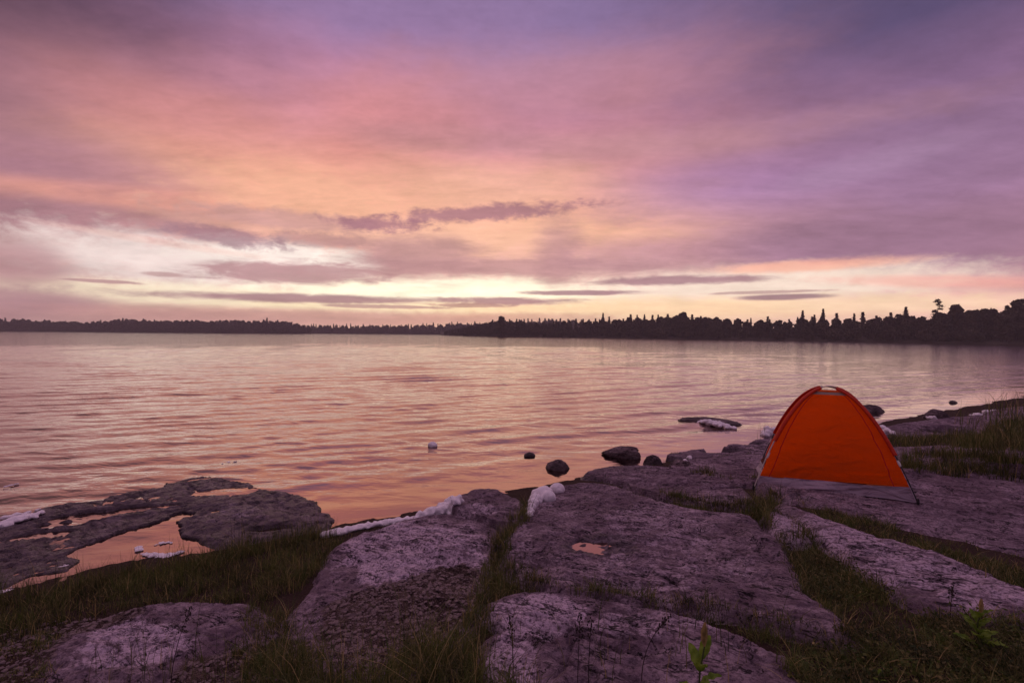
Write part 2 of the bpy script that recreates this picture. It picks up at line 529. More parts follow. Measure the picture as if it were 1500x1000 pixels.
def fabric(name, c, trans, tc_=None, wrinkle=1.0):
    m, T = mat(name)
    p = pos(T)
    w = T.noise(T.vm('MULTIPLY', p, (1, 1, 2.2)), 3.4, 4, 0.55, 1.2).outputs['Fac']
    f = T.noise(p, 260, 2, 0.5).outputs['Fac']
    wv = T.new('ShaderNodeTexWave', {'Vector': p, 'Scale': 1.1, 'Distortion': 6.0, 'Detail': 3.0, 'Detail Scale': 1.6}, bands_direction='Z').outputs['Fac']
    b = bump(T, w, 0.6 * wrinkle, 0.10)
    b = bump(T, wv, 0.25 * wrinkle, 0.03, b)
    b = bump(T, f, 0.35, 0.002, b)
    cc = T.mix(T.ss(f, 0.3, 0.7), tuple(x * 0.82 for x in c[:3]) + (1,), c)
    d = T.new('ShaderNodeBsdfPrincipled', {'Base Color': cc, 'Roughness': 0.55, 'Specular IOR Level': 0.3, 'Normal': b})
    t = T.new('ShaderNodeBsdfTranslucent', {'Color': tc_ or c, 'Normal': b})
    x = T.new('ShaderNodeMixShader', {0: trans, 1: d.outputs[0], 2: t.outputs[0]})
    T.new('ShaderNodeOutputMaterial', {'Surface': x.outputs[0]})
    return m


M_orange = fabric('orange_nylon', lin(255, 104, 14), 0.88, lin(255, 152, 22))
M_sleeve = fabric('sleeve_nylon', lin(214, 52, 14), 0.25, None, 0.4)
M_tub = fabric('grey_groundsheet', lin(164, 147, 162), 0.08)
M_mesh = fabric('vent_mesh', lin(150, 140, 134), 0.3, None, 0.2)
M_pole_pale = plain('pale_fibreglass', lin(200, 188, 182), 0.4)
M_pole_dark = plain('dark_fibreglass', lin(30, 28, 32), 0.35)
M_clip = plain('white_plastic', lin(214, 208, 206), 0.4)

# ------------------------------------------------------------------ the shore: a sloping limestone pavement
SLOPE = 0.125


def shore_d(x, y):
    return (7.3 + 0.6 * x - y) * 0.857


def ground_pt(px, py, h=0.0, flat=None):
    """photo pixel -> point of the sloping shore lifted by h (or of the level z = flat)"""
    d = ray(px, py)
    k = SLOPE * 0.857
    if flat is None:
        t = (k * 7.3 + h - CAM_H) / (d[2] - k * (0.6 * d[0] - d[1]))
        x, y = t * d[0], t * d[1]
        if shore_d(x, y) > 0 and t > 0:
            return np.array([x, y])
        flat = h
    t = (flat - CAM_H) / d[2]
    return np.array([t * d[0], t * d[1]])


def chaikin(p, n=2):
    for _ in range(n):
        q = np.roll(p, -1, 0)
        p = np.stack([0.75 * p + 0.25 * q, 0.25 * p + 0.75 * q], 1).reshape(-1, 2)
    return p


def poly_sdf(poly, x, y):
    """signed distance, positive inside"""
    d2 = np.full(x.shape, 1e9); ins = np.zeros(x.shape, bool)
    for a, b in zip(poly, np.roll(poly, -1, 0)):
        ex, ey = b - a
        wx, wy = x - a[0], y - a[1]
        t = np.clip((wx * ex + wy * ey) / (ex * ex + ey * ey + 1e-12), 0, 1)
        d2 = np.minimum(d2, (wx - ex * t) ** 2 + (wy - ey * t) ** 2)
        c = ((a[1] > y) != (b[1] > y)) & (x < ex * (y - a[1]) / (ey + 1e-12 * (ey == 0)) + a[0])
        ins ^= c
    return np.where(ins, 1, -1) * np.sqrt(d2)


# outline of each slab (photo pixels, seen on the slope), lift above the soil, label
SLABS = [
    ('big', 0.08, None, [(770, 752), (800, 722), (842, 706), (890, 707), (950, 730), (1000, 744), (1060, 754), (1100, 754), (1112, 775), (1146, 800), (1160, 838), (1182, 868), (1225, 905), (1250, 935), (1200, 925), (1120, 897), (1000, 882), (900, 868), (830, 860), (792, 848), (752, 830), (735, 815), (745, 790)],
     'broad central rock slab holding a small round puddle'),
    ('upper', 0.085, None, [(846, 694), (895, 680), (960, 680), (1005, 686), (1060, 698), (1105, 728), (1098, 738), (1060, 740), (1000, 727), (955, 717), (905, 698)],
     'rounded rock slab between the broad central slab and the two small boulders at the water'),
    ('lower', 0.055, None, [(728, 868), (790, 864), (840, 872), (920, 884), (1000, 900), (1060, 925), (1130, 955), (1190, 1000), (1230, 1060), (1160, 1100), (800, 1100), (800, 1000), (800, 950), (752, 918), (722, 892)],
     'rock slab at the bottom with a pale rounded corner, under the leafy plant'),
    ('chunk', 0.045, None, [(716, 932), (765, 922), (790, 945), (782, 985), (740, 990), (706, 968)],
     'small pale rock piece at the bottom beside the pale rounded corner'),
    ('knob', 0.13, None, [(664, 728), (690, 714), (735, 714), (766, 736), (776, 752), (742, 764), (700, 760), (680, 748)],
     'small domed rock slab at the waterline between the two white foam heaps'),
    ('gravelly', 0.05, None, [(482, 802), (530, 780), (590, 764), (640, 752), (682, 756), (706, 768), (732, 776), (724, 792), (704, 830), (704, 880), (668, 930), (640, 990), (600, 1050), (420, 1060), (402, 990), (412, 925), (440, 880), (478, 850)],
     'rock slab strewn with gravel in front of the long white foam heap'),
    ('left_low', 0.03, None, [(60, 950), (130, 912), (190, 892), (250, 882), (340, 882), (392, 900), (398, 930), (388, 990), (380, 1060), (80, 1060)],
     'rock slab with a pale worn patch at the bottom left below the grassy bank'),
    ('pool_outer', 0.03, 0.03, [(-160, 815), (0, 768), (60, 745), (150, 730), (262, 706), (300, 712), (296, 738), (258, 750), (190, 770), (100, 799), (92, 824), (40, 842), (0, 858), (-160, 915)],
     'low wet rock shelf reaching out into the lake on the far side of the pool'),
    ('pool_inner', 0.028, 0.028, [(258, 706), (300, 699), (335, 702), (372, 716), (440, 724), (470, 750), (472, 768), (400, 785), (300, 804), (278, 785), (282, 758), (258, 740)],
     'low wet rock shelf on the right of the pool with a squared tip in the lake'),
    ('wedge', 0.06, None, [(1118, 750), (1142, 748), (1172, 775), (1174, 790), (1150, 790), (1130, 775)],
     'narrow pale rock wedge between grassy cracks below the tent'),
    ('long', 0.06, None, [(1136, 738), (1160, 740), (1205, 757), (1260, 782), (1340, 800), (1420, 828), (1500, 862), (1580, 900), (1580, 940), (1500, 908), (1420, 895), (1340, 878), (1300, 850), (1230, 800), (1180, 770)],
     'long pale rock slab slanting down to the right below the tent'),
    ('tent_slab', 0.10, 0.42, [(1106, 706), (1180, 690), (1330, 686), (1400, 682), (1500, 700), (1660, 720), (1660, 890), (1500, 838), (1420, 812), (1330, 784), (1262, 760), (1200, 742), (1140, 728)],
     'wide dark rock slab that the tent stands on'),
    ('behind_right', 0.08, None, [(1240, 662), (1310, 656), (1400, 650), (1500, 658), (1600, 660), (1600, 690), (1500, 690), (1420, 676), (1330, 672), (1240, 676)],
     'flat rock strip between two grassy strips on the right of the tent'),
    ('behind_left', 0.09, None, [(975, 682), (1010, 672), (1060, 668), (1120, 664), (1180, 660), (1180, 690), (1120, 700), (1080, 706), (1030, 690)],
     'flat rock slab just left of the tent above a grassy crack'),
    ('shore_shelf', 0.11, 0.11, [(975, 668), (1010, 661), (1060, 655), (1110, 642), (1180, 630), (1240, 640), (1180, 662), (1110, 664), (1040, 666)],
     'low wet rock shelf at the waterline left of the tent'),
    ('far_shelf', 0.17, 0.17, [(1262, 634), (1300, 622), (1400, 610), (1440, 608), (1440, 622), (1500, 640), (1420, 642), (1310, 646)],
     'wet rock shelf at the waterline to the right of the tent'),
    ('far_mound', 0.40, 0.34, [(1418, 618), (1450, 600), (1500, 594), (1620, 590), (1660, 640), (1500, 640), (1440, 628)],
     'dark grassy rock mound at the far right of the shore'),
]
for s in SLABS:
    pass
POLY = []
for nm, h, flat, pts, lab in SLABS:
    p = np.array([ground_pt(a, b, h, flat) for a, b in pts])
    POLY.append(chaikin(p, 2))

PUDDLE = ground_pt(880, 793, 0.10)
DIPS = [  # shallow hollows of the wet shelf (photo pixel, radii in metres, depth)
    (ground_pt(165, 745, flat=0.06), (0.75, 0.17), 0.11, 0.42), (ground_pt(105, 760, flat=0.06), (0.42, 0.13), 0.07, 0.42), (ground_pt(330, 716, flat=0.06), (0.45, 0.16), 0.12, 0.2),
    (ground_pt(60, 778, flat=0.06), (0.30, 0.10), 0.10, 0.4), (ground_pt(1062, 660, flat=0.08), (0.5, 0.22), 0.12, 0.3), (ground_pt(1100, 650, flat=0.08), (0.35, 0.12), 0.1, 0.3),
    (ground_pt(1390, 630, flat=0.15), (1.1, 0.4), 0.17, 0.3), (ground_pt(400, 770, flat=0.06), (0.25, 0.09), 0.10, 0.3),
]
PALE = [  # worn pale patches of rock (photo pixel of centre, radii px)
    (600, 800, 100, 42, 0.9), (200, 925, 70, 34, 1.0), (150, 950, 50, 14, 0.7), (790, 890, 75, 26, 0.9), (745, 955, 40, 40, 0.8), (950, 905, 110, 18, 0.45), (960, 790, 90, 60, 0.35), (1250, 790, 90, 20, 0.7),
    (1350, 830, 120, 26, 0.7), (1440, 865, 80, 18, 0.7), (1150, 772, 30, 18, 0.8), (350, 742, 30, 14, 0.5), (700, 750, 30, 10, 0.6), (1080, 825, 40, 16, 0.35), (790, 740, 20, 10, 0.4), (1050, 715, 30, 10, 0.3), (1200, 760, 40, 14, 0.6),
    (760, 800, 20, 40, 0.3), (1420, 770, 30, 6, 0.5), (1350, 700, 30, 6, 0.4)]
PALE = [(ground_pt(a, b, 0.08), ground_pt(a + c, b, 0.08), ground_pt(a, b - e, 0.08), k) for a, b, c, e, k in PALE]


SHELF = {k for k, s_ in enumerate(SLABS) if s_[2] is not None and s_[2] < 0.15}


def slab_fields(x, y):
    """best slab id and its roughened signed distance at every point"""
    rough = 0.035 + 0.10 * fbm(x * 2.9, y * 2.9, 11, 3) + 0.06 * fbm(x * 10, y * 10, 12, 3)
    best = np.full(x.shape, -9.0); ident = np.full(x.shape, -1)
    for k, p in enumerate(POLY):
        lo, hi = p.min(0) - 0.5, p.max(0) + 0.5
        msk = (x > lo[0]) & (x < hi[0]) & (y > lo[1]) & (y < hi[1])
        if not msk.any(): continue
        s = poly_sdf(p, x[msk], y[msk]) + rough[msk]
        if k in SHELF: s = s + 0.03 + 0.34 * fbm(x[msk] * 1.3 + 0.7 * y[msk], y[msk] * 3.4, 13, 4)
        b = best[msk]; i = ident[msk]
        up = s > b
        b[up] = s[up]; i[up] = k
        best[msk] = b; ident[msk] = i
    return ident, best


SL_H = np.array([s[1] for s in SLABS]); SL_FLAT = np.array([-1.0 if s[2] is None else s[2] for s in SLABS])
DIRN = np.array([0.86, -0.51])     # the strike of the bedding cracks on the right


def height(x, y):
    ident, sd = slab_fields(x, y)
    d = shore_d(x, y) + 0.25 * fbm(x * 0.9, y * 0.9, 21, 3)
    land = np.where(d > 0, SLOPE * np.minimum(d, 9) + 0.02 * np.maximum(d - 9, 0), 0.55 * d)
    land = np.maximum(land, -1.6)
    soil = land - 0.01 + 0.05 * fbm(x * 1.4, y * 1.4, 31, 4) + 0.02 * fbm(x * 9, y * 9, 32, 3)
    plane = SLOPE * np.clip(shore_d(x, y), 0, 9)
    top = np.where(SL_FLAT[ident] >= 0, SL_FLAT[ident], plane + SL_H[ident])
    soil = np.where(ident >= 0, np.minimum(soil, top - 0.045 + 1.2 * np.maximum(-sd, 0)), soil)
    w = 0.035 + 0.10 * vn(x * 1.7, y * 1.7, 5) ** 2
    u = np.clip((sd + 0.03) / w, 0, 1)
    rise = 1 - (1 - u) ** 2.6
    flatk = np.where(SL_FLAT[ident] >= 0, 0.35, 1.0)
    und = flatk * (0.035 * fbm(x * 0.8, y * 0.8, 41, 3) + 0.015 * np.minimum(np.maximum(sd, 0), 0.8))
    lam = 4.5 * fbm(x * 0.55 + 0.3 * y, y * 0.75, 43, 4) + 0.4 * fbm(x * 3, y * 3, 44, 3)
    fr = lam - np.floor(lam)
    und = und + 0.022 * (np.floor(lam) + sstep(fr, 0.42, 0.58)) * np.where((SL_FLAT[ident] >= 0) & (SL_FLAT[ident] < 0.15), 0.45, 0.8)
    c0_ = x * DIRN[0] + y * DIRN[1]; n0_ = -x * DIRN[1] + y * DIRN[0]
    fl_ = 6.0 * fbm(c0_ * 1.1, n0_ * 2.6, 57, 4) + 0.35 * fbm(x * 8, y * 8, 58, 2)
    ff_ = fl_ - np.floor(fl_)
    und = und + 0.011 * (np.floor(fl_) + sstep(ff_, 0.40, 0.52)) * np.where(SL_FLAT[ident] >= 0, 0.5, 1.0)
    # low ledges stepping along the wet shelves
    shelf = (SL_FLAT[ident] >= 0) & (SL_FLAT[ident] < 0.15)
    ls = 3.2 * fbm((x * 0.86 + y * 0.51) * 0.45, (-x * 0.51 + y * 0.86) * 2.4, 49, 4) + 0.25 * fbm(x * 6, y * 6, 50, 2)
    und = und + np.where(shelf, 0.015 * (np.floor(ls) + sstep(ls - np.floor(ls), 0.40, 0.60)) + 0.002, 0.0)
    # bedding grooves
    c = x * DIRN[0] + y * DIRN[1]; n = -x * DIRN[1] + y * DIRN[0]
    gq = fbm(c * 0.5, n * 3.2, 45, 4)
    gro = np.exp(-(gq / 0.014) ** 2)
    und = und - 0.05 * gro * sstep(vn(c * 0.6, n * 1.1, 46), 0.4, 0.65) * sstep(sd, 0.0, 0.2)
    cq = fbm(x * 1.1, y * 1.1, 47, 4)
    und = und - 0.02 * np.exp(-(cq / 0.010) ** 2) * sstep(vn(x * 0.7, y * 0.7, 48), 0.45, 0.6)
    # pitted solution texture
    pit = fbm(x * 7, y * 7, 51, 5, 0.6)
    und = und + 0.035 * pit - 0.02 * sstep(-fbm(x * 16, y * 16, 52, 3), 0.08, 0.25)
    rock = top + und * sstep(sd, -0.05, 0.12)
    z = np.where(ident >= 0, soil + (np.maximum(rock, soil) - soil) * rise, soil)
    z = np.where((ident >= 0) & (sd > -0.03), z, np.minimum(z, soil))
    for c_, (ra, rb), dep, ang in DIPS:
        ca, sa = math.cos(ang), math.sin(ang)
        qx, qy = x - c_[0], y - c_[1]
        q = ((qx * ca + qy * sa) / ra) ** 2 + ((-qx * sa + qy * ca) / rb) ** 2 + 1.2 * fbm(x * 4, y * 4, 61, 3)
        z = z - dep * sstep(q, 1.25, 0.55)
    q = ((x - PUDDLE[0]) / 0.30) ** 2 + ((y - PUDDLE[1]) / 0.22) ** 2 + 2.2 * fbm(x * 9, y * 9, 62, 4)
    z = z - 0.05 * sstep(q, 1.7, 0.1)
    return z, ident, sd


def grid_polar(cx, cy, r0, r1, nr, a0, a1, na):
    r = np.geomspace(r0, r1, nr); a = np.linspace(rad(a0), rad(a1), na)
    rr, aa = np.meshgrid(r, a, indexing='ij')
    return cx + rr * np.sin(aa), cy + rr * np.cos(aa)


def grid_faces(nr, na):
    i = np.arange(nr - 1)[:, None]; j = np.arange(na - 1)[None]
    k = i * na + j
    return np.stack([k, k + 1, k + na + 1, k + na], -1).reshape(-1, 4)


gx, gy = grid_polar(0, -3.2, 3.3, 46, 960, -70, 72, 1060)
gz, gid, gsd = height(gx, gy)
V3 = np.stack([gx, gy, gz], -1).reshape(-1, 3)
F4 = grid_faces(*gx.shape)
pale = np.zeros(gx.shape)
for c_, ex, ey, k in PALE:
    a, b = ex - c_, ey - c_
    M2 = np.linalg.inv(np.stack([a, b], 1))
    qx = M2[0, 0] * (gx - c_[0]) + M2[0, 1] * (gy - c_[1]); qy = M2[1, 0] * (gx - c_[0]) + M2[1, 1] * (gy - c_[1])
    q = np.sqrt(qx ** 2 + qy ** 2) + 0.9 * fbm(gx * 3, gy * 3, 71, 4)
    pale = np.maximum(pale, k * sstep(q, 1.15, 0.85))
gravel_poly = [chaikin(np.array([ground_pt(a, b, 0.08) for a, b in pts]), 2) for pts in (
    [(560, 850), (640, 822), (690, 818), (712, 850), (690, 910), (640, 965), (560, 990), (470, 960), (450, 920), (500, 870)],
    [(0, 900), (90, 895), (180, 880), (230, 876), (180, 900), (110, 925), (60, 960), (60, 1040), (-60, 1040)],
    [(270, 940), (390, 930), (470, 930), (470, 990), (330, 1010), (230, 1000)])]
gravel = np.zeros(gx.shape)
for p in gravel_poly:
    gravel = np.maximum(gravel, sstep(poly_sdf(p, gx, gy) + 0.2 * fbm(gx * 3, gy * 3, 73, 4), -0.12, 0.15))
wetq = ((gx - PUDDLE[0]) / 0.36) ** 2 + ((gy - PUDDLE[1]) / 0.27) ** 2 + 1.2 * fbm(gx * 8, gy * 8, 63, 3)
wet = 0.75 * sstep(wetq, 1.4, 0.7)
wet = np.maximum(wet, 0.0)
ATT = {'pale': pale.ravel(), 'gravel': gravel.ravel(), 'wet': wet.ravel()}
fid = np.where(gsd.ravel() > -0.035, gid.ravel(), -1)
ff = fid[F4].max(1)


def sub_mesh(name, faces, m):
    used, inv = np.unique(faces, return_inverse=True)
    return mesh_np(name, V3[used], inv.reshape(-1, 4), m, True, {k: a[used] for k, a in ATT.items()})


tag(obj('ground', sub_mesh('ground', F4[ff < 0], M_soil)), kind='structure')
for k, s in enumerate(SLABS):
    fk = F4[ff == k]
    if len(fk) < 10: continue
    o = obj('rock_slab', sub_mesh('rock_slab', fk, M_rock))
    tag(o, s[4], 'rock slab', 'limestone slabs of the shore')

# puddle water in the hollow of the broad slab
pz = float(height(np.array([PUDDLE[0]]), np.array([PUDDLE[1]]))[0][0])
th = np.linspace(0, 2 * np.pi, 48, endpoint=False)
pv = np.stack([PUDDLE[0] + 0.30 * np.cos(th), PUDDLE[1] + 0.22 * np.sin(th), np.full(48, pz + 0.001)], -1)
pv = np.concatenate([pv, [[PUDDLE[0], PUDDLE[1], pz + 0.001]]])
pf = np.stack([np.arange(48), (np.arange(48) + 1) % 48, np.full(48, 48)], -1)
tag(obj('puddle', mesh_np('puddle', pv, pf, M_water, True, {'calm': np.ones(49)})), kind='structure')

# ------------------------------------------------------------------ lake
wx, wy = grid_polar(0, -3.2, 4.5, 850, 900, -66, 66, 720)
rr = np.hypot(wx, wy + 3.2)
ds = -shore_d(wx, wy)                                   # distance out from the shore
cell = np.maximum(rr * (2 * rad(66) / 720), rr * (math.log(1000 / 4.5) / 900))
amp = 0.06 + 0.94 * sstep(ds, 0.2, 2.6)
amp = (0.10 + 0.90 * amp) * (1 + 0.35 * sstep(ds, 6, 25))
wz = np.zeros(wx.shape)
r2 = np.random.default_rng(3)
for k in range(64):
    lam = 0.24 * (8.0 ** r2.random())
    ang = rad(-90) + (r2.normal(0.40, 0.12) if lam > 0.55 else r2.normal(0.25, 0.30))
    kx, ky = math.cos(ang) * 2 * np.pi / lam, math.sin(ang) * 2 * np.pi / lam
    steep = 0.0068 if lam > 0.8 else 0.0092
    A_ = steep * lam / (2 * np.pi) * 1.9
    ca_, sa_ = math.cos(ang + np.pi / 2), math.sin(ang + np.pi / 2)
    wc, wn = wx * ca_ + wy * sa_, -wx * sa_ + wy * ca_
    env = 0.2 + 1.5 * vn(wc / (lam * 14) + 31 * k, wn / (lam * 5), 100 + k)
    ph = 2 * np.pi * r2.random() + 2.0 * vn(wc / (lam * 12), wn / (lam * 9), 200 + k)
    wz += A_ * env * np.sin(kx * wx + ky * wy + ph) * sstep(cell / lam, 0.42, 0.22)
wz *= amp
calm = np.clip(1 - amp, 0, 1)
calm = np.maximum(calm * 0.95, 0.0)
WV = np.stack([wx, wy, wz], -1).reshape(-1, 3)
tag(obj('lake', mesh_np('lake', WV, grid_faces(*wx.shape), M_water, True, {'calm': calm.ravel()})), kind='structure')
# lake bed under and beyond the shore
bed = np.array([[-1050, -50, -2.4], [1050, -50, -2.4], [1050, 850, -2.4], [-1050, 850, -2.4]], float)
tag(obj('lake_bed', mesh_np('lake_bed', bed, np.array([[0, 1, 2, 3]]), M_soil, False, {})), kind='structure')


def zat(x, y):
    return height(np.atleast_1d(np.asarray(x, float)), np.atleast_1d(np.asarray(y, float)))[0]


# ------------------------------------------------------------------ far shores
def far_pt(px, D):
    return np.array([(px - 750) / FPX * D, D])


RIGHT = [(645, 455), (668, 415), (690, 385), (740, 345), (800, 342), (860, 322), (930, 300), (1000, 277), (1100, 250), (1200, 226), (1300, 206), (1400, 188), (1500, 172), (1600, 157), (1760, 138)]
LEFT = [(-330, 520), (-200, 525), (0, 530), (120, 532), (230, 535), (330, 538), (430, 545), (452, 560)]
MID = [(420, 660), (520, 690), (640, 700), (740, 660), (820, 610), (900, 580), (1000, 560)]


def polyline(pts, step):
    p = np.array([far_pt(a, D) for a, D in pts])
    seg = np.linalg.norm(np.diff(p, axis=0), axis=1); cum = np.concatenate([[0], np.cumsum(seg)])
    t = np.arange(0, cum[-1], step)
    return np.stack([np.interp(t, cum, p[:, 0]), np.interp(t, cum, p[:, 1])], -1)


def inland(q):
    d = q / np.linalg.norm(q, axis=1)[:, None]
    return d


M_bank = plain('far_bank_earth', lin(58, 52, 36), 0.95, 0.6, 0.5)


def land_strip(name, pts, rise, depth):
    q = polyline(pts, 3.0)
    q = q + inland(q) * (1.2 * fbm(np.arange(len(q)) * 0.3, np.zeros(len(q)), 5, 3))[:, None] * 2
    nrm = inland(q)
    prof = [(-1.5, -0.6), (0, 0.05), (0.8, 0.35), (3, 0.6), (12, 0.6 + rise * 0.2), (30, 0.6 + rise * 0.65), (depth, 0.6 + rise)]
    v = np.concatenate([np.concatenate([q + nrm * a, np.full((len(q), 1), b)], 1) for a, b in prof])
    f = grid_faces(len(prof), len(q))[:, ::-1]
    tag(obj(name, mesh_np(name, v, f, M_bank, True)), kind='structure')


land_strip('far_shore', RIGHT, 3.0, 70)
land_strip('far_shore', LEFT, 6.0, 90)
land_strip('far_shore', MID, 8.0, 120)


# ------------------------------------------------------------------ trees
def quads(c, nrm, size, rng, asp=0.7):
    """leaf clump faces at centres c with normals nrm"""
    n = len(c)
    t = rng.normal(size=(n, 3)); t -= (t * nrm).sum(1)[:, None] * nrm
    t /= np.linalg.norm(t, axis=1)[:, None] + 1e-9
    b = np.cross(nrm, t)
    s = size[:, None] * 0.5
    k1 = 0.6 + 0.8 * rng.random((n, 1)); k2 = 0.6 + 0.8 * rng.random((n, 1))
    v = np.stack([c - t * s, c - b * s * asp * k1, c + t * s * k2, c + b * s * asp * k1], 1).reshape(-1, 3)
    return v, np.arange(4 * n).reshape(n, 4)


def unit(v):
    return v / (np.linalg.norm(v, axis=-1, keepdims=True) + 1e-9)


def spruce(seed, h=14.0, n=900, wide=0.17, big=1.0):
    r = np.random.default_rng(seed)
    cs, ns = [], []
    tiers = int(h * 1.7)
    for t in range(tiers):
        f = t / (tiers - 1)
        z = h * (0.08 + 0.90 * f)
        R = h * wide * (1 - f) ** 0.85 * (0.75 + 0.5 * r.random()) + 0.12
        nb = int(5 + 5 * (1 - f))
        for b in range(nb):
            a = 2 * np.pi * (b + r.random()) / nb
            L = R * (0.6 + 0.5 * r.random())
            m = max(2, int(n / tiers / nb))
            u = r.random(m) ** 0.7
            p = np.stack([np.cos(a) * L * u, np.sin(a) * L * u, z - 0.28 * L * u ** 1.4 + 0.10 * r.normal(size=m)], -1)
            p[:, :2] += r.normal(0, 0.12, (m, 2)) * L * u[:, None]
            cs.append(p); ns.append(unit(np.stack([0.4 * r.normal(size=m) + 0.3 * np.cos(a), 0.4 * r.normal(size=m) + 0.3 * np.sin(a), 0.5 + 0.5 * r.random(m)], -1)))
    c, nr = np.concatenate(cs), np.concatenate(ns)
    f = quads(c, nr, (0.75 + 0.5 * r.random(len(c))) * big, r, 0.6)
    top = quads(np.array([[0, 0, h * 0.985]] * 3), unit(r.normal(size=(3, 3)) * [1, 1, .1]), np.full(3, 0.5), r, 0.3)
    core = quads(np.stack([0.25 * r.normal(size=70), 0.25 * r.normal(size=70), h * (0.05 + 0.7 * r.random(70) ** 1.4)], -1), unit(r.normal(size=(70, 3)) * [1, 1, 0.3]), np.full(70, 1.3), r, 0.8)
    return join([f, top, core]), tube([(0, 0, 0), (0.02, 0, h * 0.5), (0, 0, h * 0.96)], [0.16, 0.1, 0.02], 6)


def pine(seed, h=15.0):
    r = np.random.default_rng(seed)
    cs, ns, lim = [], [], [tube([(0, 0, 0), (0.1, 0, h * 0.5), (0.0, 0.1, h * 0.97)], [0.2, 0.13, 0.03], 6)]
    for t in range(15):
        f = (t + r.random()) / 15
        z = h * (0.35 + 0.63 * f)
        a = r.random() * 6.28
        L = h * 0.17 * (1.05 - f) * (0.55 + 0.75 * r.random()) + 0.3
        e = np.array([np.cos(a) * L, np.sin(a) * L, z + 0.15 * L])
        lim.append(tube([(0, 0, z), e * [0.5, 0.5, 1] - [0, 0, .05], e], [0.06, 0.04, 0.02], 5))
        m = 70
        u = 0.35 + 0.65 * r.random(m)
        p = np.stack([e[0] * u, e[1] * u, z + 0.15 * L * u], -1) + r.normal(0, 1, (m, 3)) * [0.35, 0.35, 0.17]
        cs.append(p); ns.append(unit(r.normal(size=(m, 3)) + [0, 0, .8]))
    c, nr = np.concatenate(cs), np.concatenate(ns)
    return quads(c, nr, 0.4 + 0.3 * r.random(len(c)), r, 0.5), join(lim)


def broadleaf(seed, h=13.0, w=3.1, n=2200, lobes=15, low=0.05, big=1.0):
    r = np.random.default_rng(seed)
    cores = []
    cs, ns, lim = [], [], [tube([(0, 0, 0), (0.1, 0.05, h * 0.4), (0.0, 0.1, h * 0.85)], [0.22, 0.15, 0.03], 6)]
    for t in range(lobes):
        f = (t + 0.5) / lobes
        z = h * (low + 0.16 + (0.86 - low - 0.16) * f)
        a = 2.4 * t + r.random()
        R = w * math.sin(math.pi * (0.15 + 0.80 * f)) ** 0.8
        q = R * (0.30 + 0.45 * r.random())
        cen = np.array([np.cos(a) * q, np.sin(a) * q, z])
        br = w * (0.38 + 0.22 * r.random()) * (1.05 - 0.35 * f)
        lim.append(tube([(0, 0, z * 0.75), cen * [0.6, 0.6, 0.95], cen], [0.07, 0.05, 0.02], 5))
        m = n // lobes
        cores.append(cen + 0.2 * br * r.normal(size=(4, 3)))
        dirs = unit(r.normal(size=(m, 3)))
        p = cen + dirs * br * (0.55 + 0.5 * r.random((m, 1)) ** 0.6) * [1, 1, 0.85]
        cs.append(p); ns.append(unit(dirs + 0.7 * r.normal(size=(m, 3))))
    c, nr = np.concatenate(cs), np.concatenate(ns)
    cen_ = np.concatenate(cores)
    core = quads(cen_, unit(r.normal(size=(len(cen_), 3))), np.full(len(cen_), w * 0.62), r, 0.9)
    return join([quads(c, nr, (0.6 + 0.55 * r.random(len(c))) * big, r, 0.8), core]), join(lim)


TREE_KINDS = {
    'spruce': [spruce(1), spruce(2, 14, 900, 0.14), spruce(3, 14, 900, 0.20)],
    'pine': [pine(4), pine(5)],
    'leafy': [broadleaf(6), broadleaf(7, 13, 3.4), broadleaf(8, 13, 2.7), broadleaf(9, 13, 3.0)],
    'bush': [broadleaf(10, 6, 2.6, 900, 8, 0.0), broadleaf(11, 6, 3.0, 900, 8, 0.0)],
}
TREE_H = {'spruce': 14.0, 'pine': 15.0, 'leafy': 13.0, 'bush': 6.0}
TREE_MESH = {}
for kname, lst in TREE_KINDS.items():
    for i, ((cv, cf), (tv, tf)) in enumerate(lst):
        TREE_MESH[kname, i] = (mesh_np('crown', cv, cf, M_conifer if kname in ('spruce', 'pine') else M_crown, False), mesh_np('trunk', tv, tf, M_bark))
NAME = {'spruce': 'spruce_tree', 'pine': 'pine_tree', 'leafy': 'broadleaf_tree', 'bush': 'shore_bush'}
LAB = {'spruce': 'dark pointed spruce in the wood on the right shore', 'pine': 'dark ragged pine in the wood on the right shore',
       'leafy': 'dark round-topped tree in the wood on the right shore', 'bush': 'low dark bush at the water edge of the right shore'}
CATG = {'spruce': 'tree', 'pine': 'tree', 'leafy': 'tree', 'bush': 'bush'}
tr = np.random.default_rng(21)


def plant_tree(kname, x, y, z, h, label=None, wid=1.0):
    i = int(tr.integers(len(TREE_KINDS[kname])))
    cm, tm = TREE_MESH[kname, i]
    e = empty(NAME[kname], (x, y, z), tr.random() * 6.28)
    s = h / TREE_H[kname]
    e.scale = (s * wid * (0.9 + 0.25 * tr.random()), s * wid * (0.9 + 0.25 * tr.random()), s)
    obj('crown', cm, e); obj('trunk', tm, e)
    if label: tag(e, label, CATG[kname])
    else: tag(e, LAB[kname], CATG[kname], {'spruce': 'spruces of the right shore', 'pine': 'pines of the right shore', 'leafy': 'round-topped trees of the right shore', 'bush': 'bushes along the right shore'}[kname])


# crown line of the right shore read from the photograph: pixel x -> tree height in metres
HX = [645, 668, 690, 715, 740, 800, 860, 930, 1000, 1080, 1150, 1200, 1300, 1375, 1450, 1500, 1760]
HH = [3, 6, 9, 11.5, 13, 11.5, 12.5, 14.6, 15.0, 12.2, 11.4, 12.2, 13.0, 13.6, 15.4, 16.6, 17]


def pxof(q):
    return 750 + FPX * q[0] / q[1]


